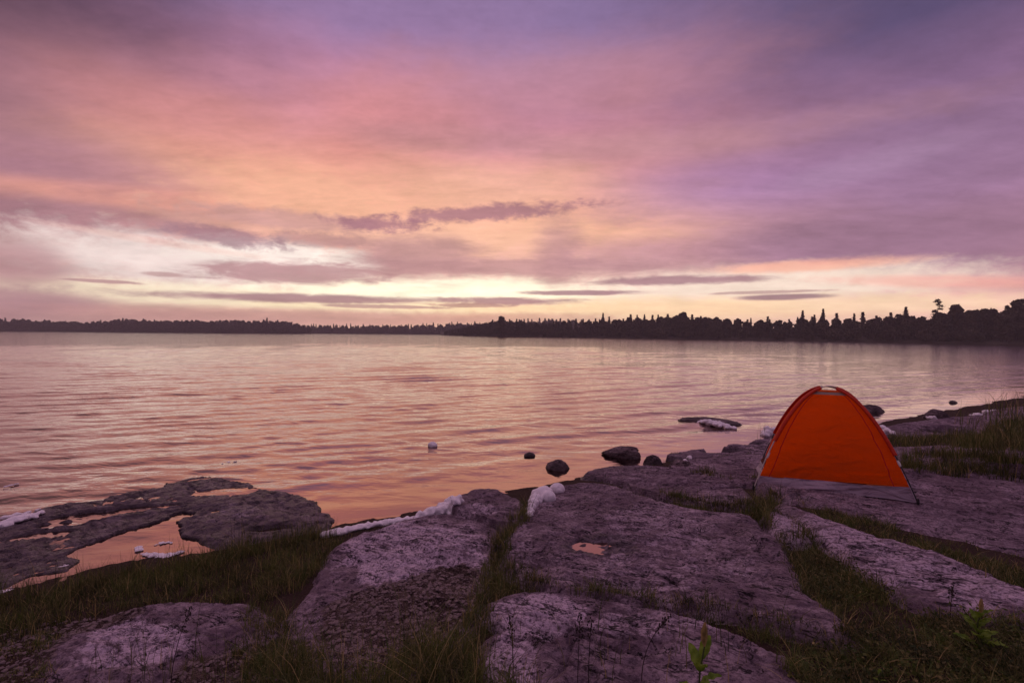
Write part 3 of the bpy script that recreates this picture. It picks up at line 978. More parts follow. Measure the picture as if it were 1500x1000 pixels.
for row, (off, step, kinds, hk) in enumerate([(3.0, 4.6, ['bush', 'bush', 'leafy'], 0.40), (8.0, 4.3, ['leafy', 'spruce', 'leafy', 'leafy'], 0.80), (15.0, 4.4, ['spruce', 'leafy', 'spruce', 'pine', 'leafy'], 1.0)]):
    q = polyline(RIGHT, step)
    q = q + inland(q) * off
    for p in q:
        px = pxof(p)
        if px > 1560 or px < 650: continue
        p = p + tr.normal(0, 1.2, 2)
        H = np.interp(px, HX, HH) * hk
        mixk = list(kinds)
        if row == 2: mixk = ['spruce', 'leafy', 'leafy', 'leafy', 'spruce', 'leafy'] if px < 1260 else ['leafy', 'leafy', 'leafy', 'spruce']
        kn = mixk[int(tr.integers(len(mixk)))]
        hf = {'spruce': 0.97, 'pine': 0.98, 'leafy': 0.94, 'bush': 1.0}[kn]
        plant_tree(kn, p[0], p[1], 0.4, H * hf * (0.90 + 0.20 * tr.random()))
# trees that stand out of the crown line
p = far_pt(734, 335); plant_tree('leafy', p[0], p[1], 0.3, 15.5, 'round tree standing by itself taller than the wood on the middle point', 1.25)
for px, D, H, kn, lab in [(1373, 205, 18.5, 'pine', 'tall open pine with layered boughs rising above the right wood'), (1326, 214, 15.0, 'spruce', 'thin spruce tip just left of the tall open pine'),
                          (1400, 200, 16.8, 'leafy', 'uneven tall tree just right of the tall open pine'), (883, 330, 16.3, 'spruce', 'spruce tip at the left end of the tall part of the right wood'),
                          (1000, 290, 17.0, 'leafy', 'tree forming the rounded high point in the middle of the right wood'), (1175, 244, 14.6, 'spruce', 'slender spruce left of a pair of spruce tips on the right shore'),
                          (1205, 238, 15.2, 'spruce', 'slender spruce poking above the low part of the right wood'), (1490, 186, 18.4, 'leafy', 'tall round-topped tree at the right end of the wood')]:
    p = far_pt(px, D); plant_tree(kn, p[0], p[1], 0.6, H, lab)


def wood(name, label, spots, n_each=420):
    """a distant mass of crowns"""
    bank = [broadleaf(40 + i, 13, 3.6, n_each, 12, 0.0, 1.9)[0] for i in range(4)] + [spruce(50 + i, 14, n_each, 0.2, 1.5)[0] for i in range(2)]
    parts = []
    for x, y, z, h, con in spots:
        v, f = bank[4 + int(tr.integers(2))] if con else bank[int(tr.integers(4))]
        s = h / 13.5
        a = tr.random() * 6.28
        w_ = v * [s * 1.15, s * 1.15, s]
        parts.append((np.stack([w_[:, 0] * math.cos(a) - w_[:, 1] * math.sin(a) + x, w_[:, 0] * math.sin(a) + w_[:, 1] * math.cos(a) + y, w_[:, 2] + z], -1), f))
    v, f = join(parts)
    tag(obj(name, mesh_np(name, v, f, M_crown, False)), label, 'wood', None, 'stuff')


sp = []
for off, hk in ((22, 0.85), (30, 0.92)):
    q = polyline(RIGHT, 5.0); q = q + inland(q) * off
    for p in q:
        px = pxof(p)
        if 650 < px < 1620: sp.append((p[0], p[1], 1.2, np.interp(px, HX, HH) * hk * (0.9 + 0.2 * tr.random()), tr.random() < 0.35))
wood('right_wood', 'dark mass of wood behind the front trees of the right shore', sp, 330)
sp = []
LXs = [-400, -200, 0, 60, 130, 180, 250, 330, 400, 430, 455]; LHs = [14, 14, 14.5, 14, 12, 16, 15, 15.5, 16.2, 14, 8]
for off, hk in ((3, 0.55), (9, 0.8), (17, 0.95), (27, 1.0)):
    q = polyline(LEFT, 5.0); q = q + inland(q) * off + tr.normal(0, 1.6, q.shape)
    for p in q:
        px = pxof(p)
        if px > -170: sp.append((p[0], p[1], 0.6, np.interp(px, LXs, LHs) * hk * (0.9 + 0.2 * tr.random()), tr.random() < 0.05))
wood('left_wood', 'long dark wooded shore far across the lake on the left', sp, 260)
sp = []
MX = [420, 460, 520, 600, 660, 720, 760, 800, 860, 950]; MH = [11.5, 11, 11.5, 12.5, 15, 17.5, 19, 20, 19, 16]
for off, hk in ((3, 0.7), (10, 0.85), (17, 0.95), (26, 1.0)):
    q = polyline(MID, 4.2); q = q + inland(q) * off + tr.normal(0, 2.0, q.shape)
    for p in q:
        px = pxof(p)
        if px < 960: sp.append((p[0], p[1], 0.6 + (off / 24) * 1.5, np.interp(px, MX, MH) * hk * (0.88 + 0.2 * tr.random()), tr.random() < 0.3))
wood('distant_wood', 'faint low wood at the far end of the lake in the middle', sp, 230)


# ------------------------------------------------------------------ boulders in the shallows
def ico(sub=4):
    import bmesh
    bm = bmesh.new(); bmesh.ops.create_icosphere(bm, subdivisions=sub, radius=1.0)
    v = np.array([q.co[:] for q in bm.verts]); f = np.array([[q.index for q in p.verts] for p in bm.faces])
    bm.free()
    return v, f


ICO4, ICO5, ICO2 = ico(5), ico(6), ico(2)


def n3(v, sc, s):
    return (fbm(v[:, 0] * sc + 3.1, v[:, 1] * sc + v[:, 2] * sc * 0.7, s, 4) + fbm(v[:, 2] * sc + 7.7, v[:, 0] * sc - v[:, 1] * sc * 0.6, s + 9, 4)) * 0.7


def at_water(px, py):
    return ground_pt(px, py, flat=0.0)


def boulder(px, py, wpx, hpx, label, seed, depth=0.8, rough=0.3, strat=0.0, zb=0.0, cat='boulder', name='boulder', base=None, rz=0.0, shear=0.0):
    b = ground_pt(px, py, flat=zb) if base is None else np.array(base[:2])
    D = b[1] + 0.0
    W2 = wpx * D / FPX / 2; Hm = hpx * D / FPX
    v, f = ICO4
    v = v * (1 + rough * n3(v, 1.1, seed)[:, None] + 0.10 * n3(v, 3.5, seed + 5)[:, None] + 0.03 * n3(v, 11, seed + 6)[:, None])
    if strat:
        q = v[:, 0] * 0.35 + v[:, 2] + 0.25 * v[:, 1] + 0.3 * n3(v, 1.5, seed + 7)
        v = v * (1 + strat * np.sin(q * 26)[:, None] * 0.5)
    ext = v.max(0) - v.min(0)
    v = v / (ext / 2)
    v[:, 2] = v[:, 2] * (1 + shear * v[:, 0]) / (1 + abs(shear))
    v = v * [W2 * 1.08, W2 * 1.08 * depth, Hm * 1.2]
    v[:, 2] += Hm - v[:, 2].max()
    c, s_ = math.cos(rz), math.sin(rz)
    v = np.stack([v[:, 0] * c - v[:, 1] * s_, v[:, 0] * s_ + v[:, 1] * c, v[:, 2]], -1)
    n = len(v)
    me = mesh_np(name, v, f, M_boulder, True, {'pale': 0.25 * np.clip(n3(v, 3, seed), 0, 1), 'gravel': np.zeros(n), 'wet': np.zeros(n)})
    o = obj(name, me, None, (b[0], b[1] + W2 * depth * 0.6, zb))
    return tag(o, label, cat)


boulder(818, 688, 34, 13, 'dark round boulder mirrored in the shallow water', 3, 0.9, 0.42)
boulder(913, 670, 54, 16, 'ridged slanting dark rock standing in the water', 8, 0.55, 0.55, 0.03, rz=-0.3, shear=0.5)
boulder(958, 681, 27, 14, 'small rounded boulder resting against the top of the rock slab', 12, 0.8, 0.2)
boulder(776, 668, 16, 5, 'tiny dark rock tip just breaking the water', 15, 0.8, 0.3)
boulder(1281, 603, 36, 10, 'dark boulder in the lake right behind the tent', 19, 0.7, 0.3, 0.03)
boulder(1045, 620, 84, 6, 'long low dark rock awash in the lake left of the tent', 23, 0.45, 0.3, 0.05, rz=-0.35)
boulder(1378, 612, 32, 12, 'dark stone on the shore edge right of the tent', 27, 0.7, 0.3, zb=0.14)
boulder(1398, 590, 11, 3.5, 'small rock far out in the water towards the right', 31, 0.7, 0.3)
boulder(1000, 690, 36, 15, 'small pale stone at the water edge among the grass left of the tent', 35, 0.8, 0.3, zb=0.06, cat='stone', name='shore_stone')


# ------------------------------------------------------------------ foam
def blob(spheres, voxel, seed, lump=0.12):
    """one welded lump from overlapping balls (x, y, z, rx, ry, rz), remeshed"""
    parts = []
    for i, (x, y, z, a, b, c) in enumerate(spheres):
        v, f = ICO2
        v = v * (1 + lump * n3(v, 1.4, seed + i)[:, None])
        parts.append((v * [a, b, c] + [x, y, z], f))
    v, f = join(parts)
    me = mesh_np('foam_heap', v, f, M_foam)
    o = bpy.data.objects.new('tmp', me); COL.objects.link(o)
    m = o.modifiers.new('r', 'REMESH'); m.mode = 'VOXEL'; m.voxel_size = voxel; m.use_smooth_shade = True
    m = o.modifiers.new('s', 'SMOOTH'); m.factor = 0.5; m.iterations = 2
    dg = bpy.context.evaluated_depsgraph_get(); dg.update()
    me2 = bpy.data.meshes.new_from_object(o.evaluated_get(dg))
    bpy.data.objects.remove(o)
    n = len(me2.vertices); co = np.empty(n * 3, np.float32); me2.vertices.foreach_get('co', co)
    no = np.empty(n * 3, np.float32); me2.vertices.foreach_get('normal', no)
    co = co.reshape(-1, 3); no = no.reshape(-1, 3)
    co = co + no * (0.030 * n3(co, 8, seed)[:, None] + 0.014 * n3(co, 22, seed)[:, None] + 0.005 * n3(co, 60, seed)[:, None]) * min(1.0, voxel / 0.016)
    me2.vertices.foreach_set('co', co.ravel()); me2.update()
    if not me2.materials: me2.materials.append(M_foam)
    return me2


def foam(label, pix, seed, h=0.0, flat=None, name='foam_heap', sq=0.9, voxel=0.016, cat='foam', lumps=True):
    fr_ = random.Random(seed + 40)
    """pix: list of (px of centre, py of the base, radius px) lumps seen in the photograph"""
    sph = []
    c0 = None
    for px, py, r in pix:
        g = ground_pt(px, py, h, flat)
        D = g[1]; R = r * D / FPX
        g = g + unit(g) * R * 0.55
        zz_ = max(float(zat(*g)[0]), 0.0) if flat is None or flat > 0 else 0.0
        if c0 is None: c0 = np.array([g[0], g[1], zz_])
        zb_ = zz_ - c0[2]
        k_ = 0.72 if lumps else 1.0
        sph.append((g[0] - c0[0], g[1] - c0[1], zb_ + R * sq * 0.40, R * k_, R * 0.9 * k_, R * sq * k_))
        if lumps:
            for _ in range(16):
                a_ = fr_.uniform(0, 6.28); e_ = math.asin(fr_.random()); q_ = R * fr_.uniform(0.16, 0.42)
                f_ = fr_.uniform(0.55, 0.95)
                sph.append((g[0] - c0[0] + R * f_ * math.cos(a_) * math.cos(e_), g[1] - c0[1] + R * f_ * math.sin(a_) * math.cos(e_), zb_ + R * sq * (0.25 + 0.85 * math.sin(e_)), q_, q_, q_ * min(1, sq * 1.2)))
    return tag(obj(name, blob(sph, voxel, seed), None, c0), label, cat)


foam('long lumpy white foam heap lying against the domed rock slab', [(668, 748, 12), (655, 748, 14), (640, 750, 13), (628, 752, 11), (616, 754, 9), (648, 744, 12), (662, 741, 11), (606, 757, 7)], 1, 0.05)
foam('thin broken line of white foam along the grassy water edge', [(596, 761, 9), (585, 763, 9), (574, 765, 9), (563, 767, 9), (551, 769, 9), (540, 772, 9), (529, 774, 9), (518, 776, 10), (507, 779, 10), (496, 781, 11), (486, 782, 11), (476, 784, 9)], 2, 0.02, sq=0.6)
foam('smooth domed foam heap in the notch right of the domed slab', [(793, 736, 15), (803, 738, 12), (785, 742, 11), (781, 747, 10), (778, 752, 9), (776, 756, 8), (775, 760, 7), (798, 733, 13)], 3, 0.04, lumps=False)
foam('small round foam clump beside the smooth domed foam heap', [(816, 724, 11), (819, 722, 9)], 4, 0.05, lumps=False)
foam('round ball of foam floating on the open water', [(634, 655, 7.5)], 5, flat=0.0, sq=0.72, name='foam_ball', lumps=False)
foam('foam heap on the wet shelf at the left edge', [(-10, 768, 13), (5, 765, 12), (20, 760, 12), (35, 756, 11), (48, 752, 9), (60, 747, 7), (10, 752, 9), (25, 748, 8), (40, 744, 6), (55, 740, 5)], 6, flat=0.08, sq=0.5)
foam('curl of foam drifting in the pool beside the grass', [(205, 808, 8), (212, 814, 8), (222, 816, 9), (234, 816, 8), (245, 816, 9), (256, 814, 8), (264, 811, 7), (203, 804, 7)], 7, flat=0.0, sq=0.35, voxel=0.012)
foam('thin sliver of foam in the middle of the pool', [(228, 799, 5), (236, 797, 6), (244, 796, 6), (251, 796, 5)], 8, flat=0.0, sq=0.25, voxel=0.01)
foam('sliver of foam at the left tip of the pool', [(78, 837, 4), (86, 833, 5), (96, 830, 5), (101, 828, 3)], 9, flat=0.0, sq=0.3, voxel=0.01)
foam('foam patch at the left edge beside the grassy bank', [(-4, 872, 10), (8, 868, 9), (16, 862, 6)], 10, flat=0.0, sq=0.3, voxel=0.014)
foam('white foam caught behind the left side of the tent', [(1128, 640, 11), (1136, 638, 10), (1122, 641, 7)], 11, flat=0.1)
foam('frothy foam clump behind the right side of the tent', [(1292, 634, 8), (1300, 636, 7), (1285, 632, 8), (1308, 638, 5)], 12, flat=0.17)
foam('foam lying on the long rock awash left of the tent', [(1040, 623, 11), (1054, 626, 10), (1030, 621, 8), (1066, 628, 8), (1075, 629, 5)], 13, flat=0.0, sq=0.6)
foam('small foam patch floating near the left edge of the lake', [(8, 713, 5), (16, 711, 6), (25, 709, 5)], 14, flat=0.0, sq=0.12, voxel=0.015)
foam('foam flake floating above the wet shelf', [(326, 679, 4), (335, 677, 5), (345, 676, 4)], 15, flat=0.0, sq=0.15, voxel=0.015)
foam('foam streak on the mound at the far right', [(1432, 608, 8), (1445, 604, 8), (1458, 602, 6)], 16, flat=0.2, sq=0.5)
foam('small foam clump beside the dark stone on the right shore', [(1362, 612, 5), (1368, 613, 5)], 17, flat=0.15)
foam('foam scrap among the grass by the pale stone', [(1004, 680, 5), (1010, 678, 5)], 18, 0.03)

# ------------------------------------------------------------------ tent
tA = ground_pt(1106, 703, 0.06); tB = ground_pt(1342, 737, 0.06)
tA, tB = ground_pt(1106, 703, flat=0.43), ground_pt(1342, 737, flat=0.43)
fw = unit(np.array([-(tA - tB)[1], (tA - tB)[0]]))
if fw[1] < 0: fw = -fw
tC, tD = tB + fw * 1.5, tA + fw * 1.5
tcen = (tA + tB + tC + tD) / 4
CORN = [np.array([*c, float(zat(*c)[0]) + 0.012]) for c in (tA, tB, tC, tD)]
zmin = CORN[0][2] * 0.5 + CORN[1][2] * 0.5
APEX = 1.30
tent = empty('tent', (tcen[0], tcen[1], zmin))
tag(tent, 'orange dome tent with a grey base band pitched on the rock', 'tent')
CL = [c - np.array([tcen[0], tcen[1], zmin]) for c in CORN]


def tpt(k, h, out=0.0):
    s = math.sqrt(max(1 - h, 0))
    q = CL[k % 4]
    p = np.array([q[0] * s, q[1] * s, q[2] * (1 - h) + APEX * h])
    if out:
        p = p + out * np.array([*(unit(q[:2]) * (0.35 + 0.65 * s)), 1.0 - 0.8 * s])
    return p


def panel(k, h0, h1, nu=28, nv=30, bow=0.055, wob=0.0, seed=0, lift=None):
    vs = []
    for j in range(nv + 1):
        h = h0 + (h1 - h0) * j / nv
        a, b = tpt(k, h), tpt(k + 1, h)
        mid = np.array([0, 0, a[2] * 0.5 + b[2] * 0.5])
        for i in range(nu + 1):
            s = i / nu
            p = a * (1 - s) + b * s
            w = 4 * s * (1 - s)
            p = p + (mid - p) * bow * w * (0.4 + 0.9 * min(h * 4, 1.0)) * [1, 1, 0]
            if lift: p = p + np.array([0, 0, lift * w * (1 - (h - h0) / (h1 - h0))])
            if wob:
                n = 2.0 * float(fbm(np.array([s * 2.2 + 5 * k + 2.0 * h]), np.array([h * 9.0 - 1.5 * s]), 300 + seed, 4)[0]) * min(1.0, w * 2)
                p = p + unit(p * [1, 1, 0]) * n * wob
            vs.append(p)
    return np.array(vs), grid_faces(nv + 1, nu + 1)


H0, H1 = 0.125, 0.94
for k in range(4):
    v, f = panel(k, H0, H1, 60, 60, wob=0.03, seed=k)
    obj('wall_panel', mesh_np('wall_panel', v, f, M_orange), tent)
    for s0 in (0.075, 0.925):
        vv, _ = panel(k, H0, H1, 60, 60, wob=0.03, seed=k)
        vv = vv.reshape(61, 61, 3)
        i0 = int(s0 * 60); cl_ = vv[:, i0]
        out_ = unit(np.cross(vv[30, 40] - vv[30, 20], vv[40, 30] - vv[20, 30]))
        if out_[0] * cl_[20][0] + out_[1] * cl_[20][1] < 0: out_ = -out_
        al_ = unit(vv[30, 40] - vv[30, 20])
        sv = np.stack([cl_ - al_ * 0.007, cl_ + out_ * 0.005, cl_ + al_ * 0.007], 1).reshape(-1, 3)
        obj('seam', mesh_np('seam', sv, grid_faces(61, 3), M_sleeve), tent)
    v, f = panel(k, H1, 0.968, 12, 4)
    obj('vent_panel', mesh_np('vent_panel', v, f, M_mesh), tent)
cap = [tpt(k, 0.968) for k in range(4)] + [np.array([0, 0, APEX * 0.975])]
obj('roof_cap', mesh_np('roof_cap', np.array(cap), np.array([[0, 1, 4], [1, 2, 4], [2, 3, 4], [3, 0, 4]]), M_orange, False), tent)
tub = [panel(k, 0.0, H0 + 0.006, 60, 14, -0.03, 0.07, 20 + k, 0.045) for k in range(4)]
fl = np.array([CL[0], CL[1], CL[2], CL[3]]) * [0.985, 0.985, 1] + [0, 0, 0.03]
obj('groundsheet', mesh_np('groundsheet', *join(tub + [(fl, np.array([[0, 1, 2, 3]]))]), M_tub), tent)


def pole_curve(k, h0, h1, n, out):
    return [tpt(k, h0 + (h1 - h0) * (1 - (1 - t) ** 2), out) for t in np.linspace(0, 1, n)]


for k, m in ((0, M_pole_pale), (1, M_pole_dark)):
    a = pole_curve(k, 0.0, 1.0, 40, 0.018); b = pole_curve(k + 2, 0.0, 1.0, 40, 0.018)[::-1]
    c = np.array(a + b[1:]) + [0, 0, 0.008 * (k == 0)]
    obj('tent_pole', mesh_np('tent_pole', *tube(c, 0.0075, 8), M_pole_pale if k == 0 else M_pole_dark), tent)
# pale pole ends crossing at the crown
for k in range(4):
    hs = np.linspace(0.47 if k == 0 else 0.40, 0.988, 30)
    pts = np.array([tpt(k, h, 0.018) for h in hs])
    v, f = tube(pts, 0.030, 10)
    v = v.reshape(len(pts), 10, 3)
    # flatten the sleeve against the fabric
    cen = pts[:, None]
    rdir = unit(pts * [1, 1, 0.4])[:, None]
    dlt = v - cen
    dlt = dlt - rdir * (dlt * rdir).sum(-1, keepdims=True) * 0.35
    obj('pole_sleeve', mesh_np('pole_sleeve', (cen + dlt).reshape(-1, 3), f, M_sleeve), tent)
    # webbing edge from sleeve to groundsheet corner
    hs = np.linspace(0.0, 0.42, 10)
    for hc in ((0.33,) if k in (0, 1) else (0.3,)):
        p0, p1 = tpt(k, hc - 0.025, 0.012), tpt(k, hc + 0.03, 0.012)
        v, f = tube([p0, p0 * 0.5 + p1 * 0.5, p1], [0.012, 0.016, 0.012], 8)
        obj('pole_clip', mesh_np('pole_clip', v, f, M_clip), tent)
    foot = tpt(k, 0.0, 0.02)
    v, f = tube([foot + [0, 0, -0.01], foot + [0, 0, 0.035], foot + [0, 0, 0.05]], [0.016, 0.014, 0.008], 8)
    obj('pole_foot', mesh_np('pole_foot', v, f, M_pole_dark), tent)


# ------------------------------------------------------------------ grass
def blades(x, y, z, hgt, width, lean, rng, segs=3):
    n = len(x)
    a = rng.random(n) * 2 * np.pi
    dirv = np.stack([np.cos(a), np.sin(a), np.zeros(n)], -1)
    side = np.stack([-np.sin(a), np.cos(a), np.zeros(n)], -1)
    tw = rng.normal(0, 0.8, n)
    side = side * np.cos(tw)[:, None] + dirv * np.sin(tw)[:, None]
    base = np.stack([x, y, z - 0.01], -1)
    rows = []
    for s in range(segs + 1):
        t = s / segs
        c = base + dirv * (lean * hgt * t ** 2)[:, None] + np.array([0, 0, 1.0]) * (hgt * (t - 0.35 * lean * t ** 2))[:, None]
        w = width * (1 - t) ** 0.7 * 0.5 + 0.0003
        rows += [c - side * w[:, None], c + side * w[:, None]]
    v = np.stack(rows, 1)                                   # n, 2(segs+1), 3
    k = np.arange(n)[:, None] * 2 * (segs + 1)
    f = np.concatenate([np.stack([k[:, 0] + 2 * s, k[:, 0] + 2 * s + 1, k[:, 0] + 2 * s + 3, k[:, 0] + 2 * s + 2], -1) for s in range(segs)])
    dry = np.repeat(np.where(rng.random(n) < 0.09, 0.95, np.clip(rng.normal(0.12, 0.15, n), 0, 1)), 2 * (segs + 1))
    return v.reshape(-1, 3), f, dry


gr = np.random.default_rng(5)


def scatter(poly, n, smax=0.02, slo=-99.0, clump=2.2, thr=-0.12):
    lo, hi = poly.min(0), poly.max(0)
    p = lo + (hi - lo) * gr.random((n * 3, 2))
    ok = poly_sdf(poly, p[:, 0], p[:, 1]) + 0.15 * fbm(p[:, 0] * 4, p[:, 1] * 4, 81, 3) > 0
    p = p[ok]
    z, i, s = height(p[:, 0], p[:, 1])
    c = fbm(p[:, 0] * clump, p[:, 1] * clump, 82, 3)
    ok = (s < smax) & (s > slo) & (z > -0.02) & (c > thr + 0.12 * gr.random(len(p)))
    return p[ok][:n], z[ok][:n]


def gpoly(pts, h=0.03, flat=None):
    return chaikin(np.array([ground_pt(a, b, h, flat) for a, b in pts]), 1)


def add_grass(acc, pts, n, h0, h1, width=0.004, lean=0.45, h=0.03, **kw):
    p, z = scatter(gpoly(pts, h), n, **kw)
    if not len(p): return
    tuft = np.ones(len(p))
    nc = max(4, len(p) // 26)
    if len(p) > 400:
        ci = gr.integers(0, nc, len(p)); cl = gr.random(len(p)) < 0.62
        q = p[:nc][ci] + gr.normal(0, 0.022 + 0.002 * p[:nc, 1][ci], (2, len(p))).T
        p = np.where(cl[:, None], q, p)
        tuft = np.where(cl, (0.6 + 0.9 * gr.random(nc) ** 1.5)[ci], 0.6)
        z = zat(p[:, 0], p[:, 1])
    k = fbm(p[:, 0] * 1.7, p[:, 1] * 1.7, 83, 3) + 0.5
    hg = (h0 + (h1 - h0) * gr.random(len(p)) ** 1.6) * (0.55 + 0.9 * k) * tuft
    acc.append(blades(p[:, 0], p[:, 1], z, hg, width * (0.7 + 0.6 * gr.random(len(p))), np.abs(gr.normal(lean, 0.3, len(p))), gr))


def emit(name, acc, label):
    vs, fs, ds, n = [], [], [], 0
    for v, f, d in acc:
        vs.append(v); fs.append(f + n); ds.append(d); n += len(v)
    tag(obj(name, mesh_np(name, np.concatenate(vs), np.concatenate(fs), M_grass, True, {'dry': np.concatenate(ds)})), label, 'grass', None, 'stuff')


acc = []   # bank along the pool
add_grass(acc, [(-60, 890), (60, 862), (150, 838), (260, 822), (330, 802), (400, 790), (478, 776), (505, 795), (492, 832), (440, 856), (380, 876), (250, 880), (150, 896), (60, 920), (-60, 960)], 15000, 0.05, 0.20, 0.004, 0.45, thr=-0.4)
add_grass(acc, [(-60, 882), (100, 848), (260, 818), (330, 800), (480, 770), (500, 784), (340, 815), (260, 838), (100, 868), (-60, 905)], 2600, 0.12, 0.34, 0.0035, 0.25, thr=-0.3)
emit('bank_grass', acc, 'dark thick grass on the bank in front of the pool')
acc = []   # everything in the cracks of the pavement
add_grass(acc, [(480, 772), (620, 750), (660, 740), (780, 735), (860, 695), (980, 668), (1120, 650), (1300, 640), (1500, 640), (1600, 760), (1600, 1000), (1300, 1000), (1000, 1000), (640, 1000), (700, 900), (720, 800), (680, 765), (600, 765), (500, 800)], 26000, 0.02, 0.075, 0.0045, 0.6, smax=0.0, slo=-0.6, thr=-0.2)
add_grass(acc, [(735, 790), (770, 745), (790, 745), (770, 790), (760, 830), (800, 850), (790, 868), (730, 870), (700, 960), (640, 1010), (610, 1010), (690, 900), (712, 830)], 8000, 0.05, 0.20, 0.004, 0.55, smax=0.06, thr=-0.3)
add_grass(acc, [(960, 722), (1010, 728), (1060, 740), (1100, 742), (1130, 722), (1150, 735), (1120, 760), (1060, 757), (990, 742)], 5000, 0.05, 0.17, 0.005, 0.5, smax=0.08, thr=-0.3)
add_grass(acc, [(780, 850), (900, 862), (1000, 880), (1100, 905), (1200, 935), (1230, 960), (1100, 925), (1000, 900), (900, 880), (790, 866)], 6500, 0.04, 0.13, 0.004, 0.6, smax=0.06, thr=-0.25)
add_grass(acc, [(1100, 740), (1130, 740), (1180, 780), (1240, 830), (1300, 870), (1330, 900), (1250, 930), (1190, 880), (1150, 810)], 7000, 0.04, 0.17, 0.004, 0.6, smax=0.05, thr=-0.3)
add_grass(acc, [(1150, 725), (1200, 735), (1270, 752), (1340, 782), (1430, 812), (1520, 840), (1520, 858), (1420, 828), (1330, 800), (1260, 785), (1200, 757)], 4500, 0.03, 0.10, 0.005, 0.6, smax=0.06, thr=-0.3)
add_grass(acc, [(1165, 800), (1240, 830), (1300, 865), (1350, 895), (1280, 945), (1190, 915)], 4500, 0.03, 0.14, 0.004, 0.6, smax=0.03, thr=-0.5)
add_grass(acc, [(1330, 784), (1430, 812), (1530, 842), (1600, 870), (1600, 890), (1500, 862), (1420, 830), (1330, 802)], 3500, 0.03, 0.12, 0.005, 0.6, smax=0.03, thr=-0.5)
emit('crack_grass', acc, 'short dark grass growing in the cracks between the rock slabs')
acc = []   # right of and behind the tent
add_grass(acc, [(1300, 634), (1420, 632), (1510, 640), (1600, 650), (1600, 662), (1420, 650), (1300, 655)], 6000, 0.08, 0.26, 0.008, 0.35, smax=0.2, thr=-0.35)
add_grass(acc, [(1310, 676), (1400, 660), (1440, 640), (1500, 650), (1600, 660), (1600, 725), (1500, 716), (1400, 692), (1330, 690)], 12000, 0.10, 0.36, 0.007, 0.35, smax=0.5, thr=-0.35)
add_grass(acc, [(1440, 610), (1500, 600), (1640, 596), (1640, 640), (1450, 635)], 6000, 0.12, 0.5, 0.012, 0.3, h=0.3, smax=2.0, thr=-0.4)
add_grass(acc, [(1380, 606), (1430, 600), (1500, 590), (1640, 586), (1640, 602), (1440, 615)], 350, 0.3, 0.9, 0.012, 0.3, h=0.25, smax=2.0, thr=-0.5)
add_grass(acc, [(1000, 690), (1060, 672), (1110, 668), (1130, 690), (1110, 710), (1060, 706)], 3500, 0.05, 0.16, 0.006, 0.4, smax=0.15, thr=-0.2)
add_grass(acc, [(1080, 640), (1130, 632), (1130, 645), (1090, 650)], 60, 0.3, 0.7, 0.008, 0.2, smax=2, thr=-0.5)
emit('meadow_grass', acc, 'taller grass strips beside and behind the tent')
acc = []   # near the viewer
add_grass(acc, [(330, 1040), (370, 960), (440, 960), (520, 970), (620, 955), (700, 950), (715, 1000), (800, 1010), (800, 1080), (330, 1080)], 7000, 0.06, 0.36, 0.004, 0.6, smax=0.3, thr=-0.25)
add_grass(acc, [(1140, 960), (1230, 930), (1330, 890), (1430, 905), (1560, 920), (1560, 1080), (1140, 1080)], 11000, 0.03, 0.16, 0.004, 0.7, smax=0.1, thr=-0.25)
add_grass(acc, [(-60, 930), (60, 915), (80, 950), (60, 1050), (-60, 1050)], 2500, 0.02, 0.10, 0.004, 0.6, smax=0.1, thr=-0.1)
add_grass(acc, [(690, 910), (1150, 930), (1200, 1010), (700, 1010)], 60, 0.15, 0.42, 0.0035, 0.25, smax=9, thr=-0.5)
add_grass(acc, [(350, 890), (420, 880), (440, 930), (400, 970), (350, 990)], 1100, 0.05, 0.22, 0.0035, 0.5, smax=0.3, thr=-0.25)
add_grass(acc, [(120, 960), (420, 960), (420, 1040), (120, 1040)], 90, 0.15, 0.45, 0.003, 0.2, smax=9, thr=-0.5)
emit('foreground_grass', acc, 'loose grass and thin stalks closest to the viewer')


# seed-headed stalks, ground-cover leaflets
def leaf_faces(c, size, rng):
    nr = unit(rng.normal(size=(len(c), 3)) * [1, 1, 0.5] + [0, 0, 0.9])
    return quads(c, nr, size, rng, 0.6)


acc_v = []
for pts, n in (([(1140, 975), (1230, 930), (1330, 890), (1430, 905), (1560, 920), (1560, 1080), (1140, 1080)], 5000), ([(1180, 790), (1250, 830), (1330, 890), (1280, 930), (1200, 880)], 1500)):
    p, z = scatter(gpoly(pts), n, smax=0.12, thr=-0.2)
    acc_v.append(leaf_faces(np.stack([p[:, 0], p[:, 1], z + 0.01 + 0.07 * gr.random(len(p)) ** 2], -1), 0.012 + 0.016 * gr.random(len(p)), gr))
v, f = join(acc_v)
tag(obj('ground_cover', mesh_np('ground_cover', v, f, M_grass, False, {'dry': np.repeat(np.clip(gr.normal(0.1, 0.2, len(f)), 0, 1), 4)})), 'small leafy ground cover at the bottom right', 'ground cover', None, 'stuff')

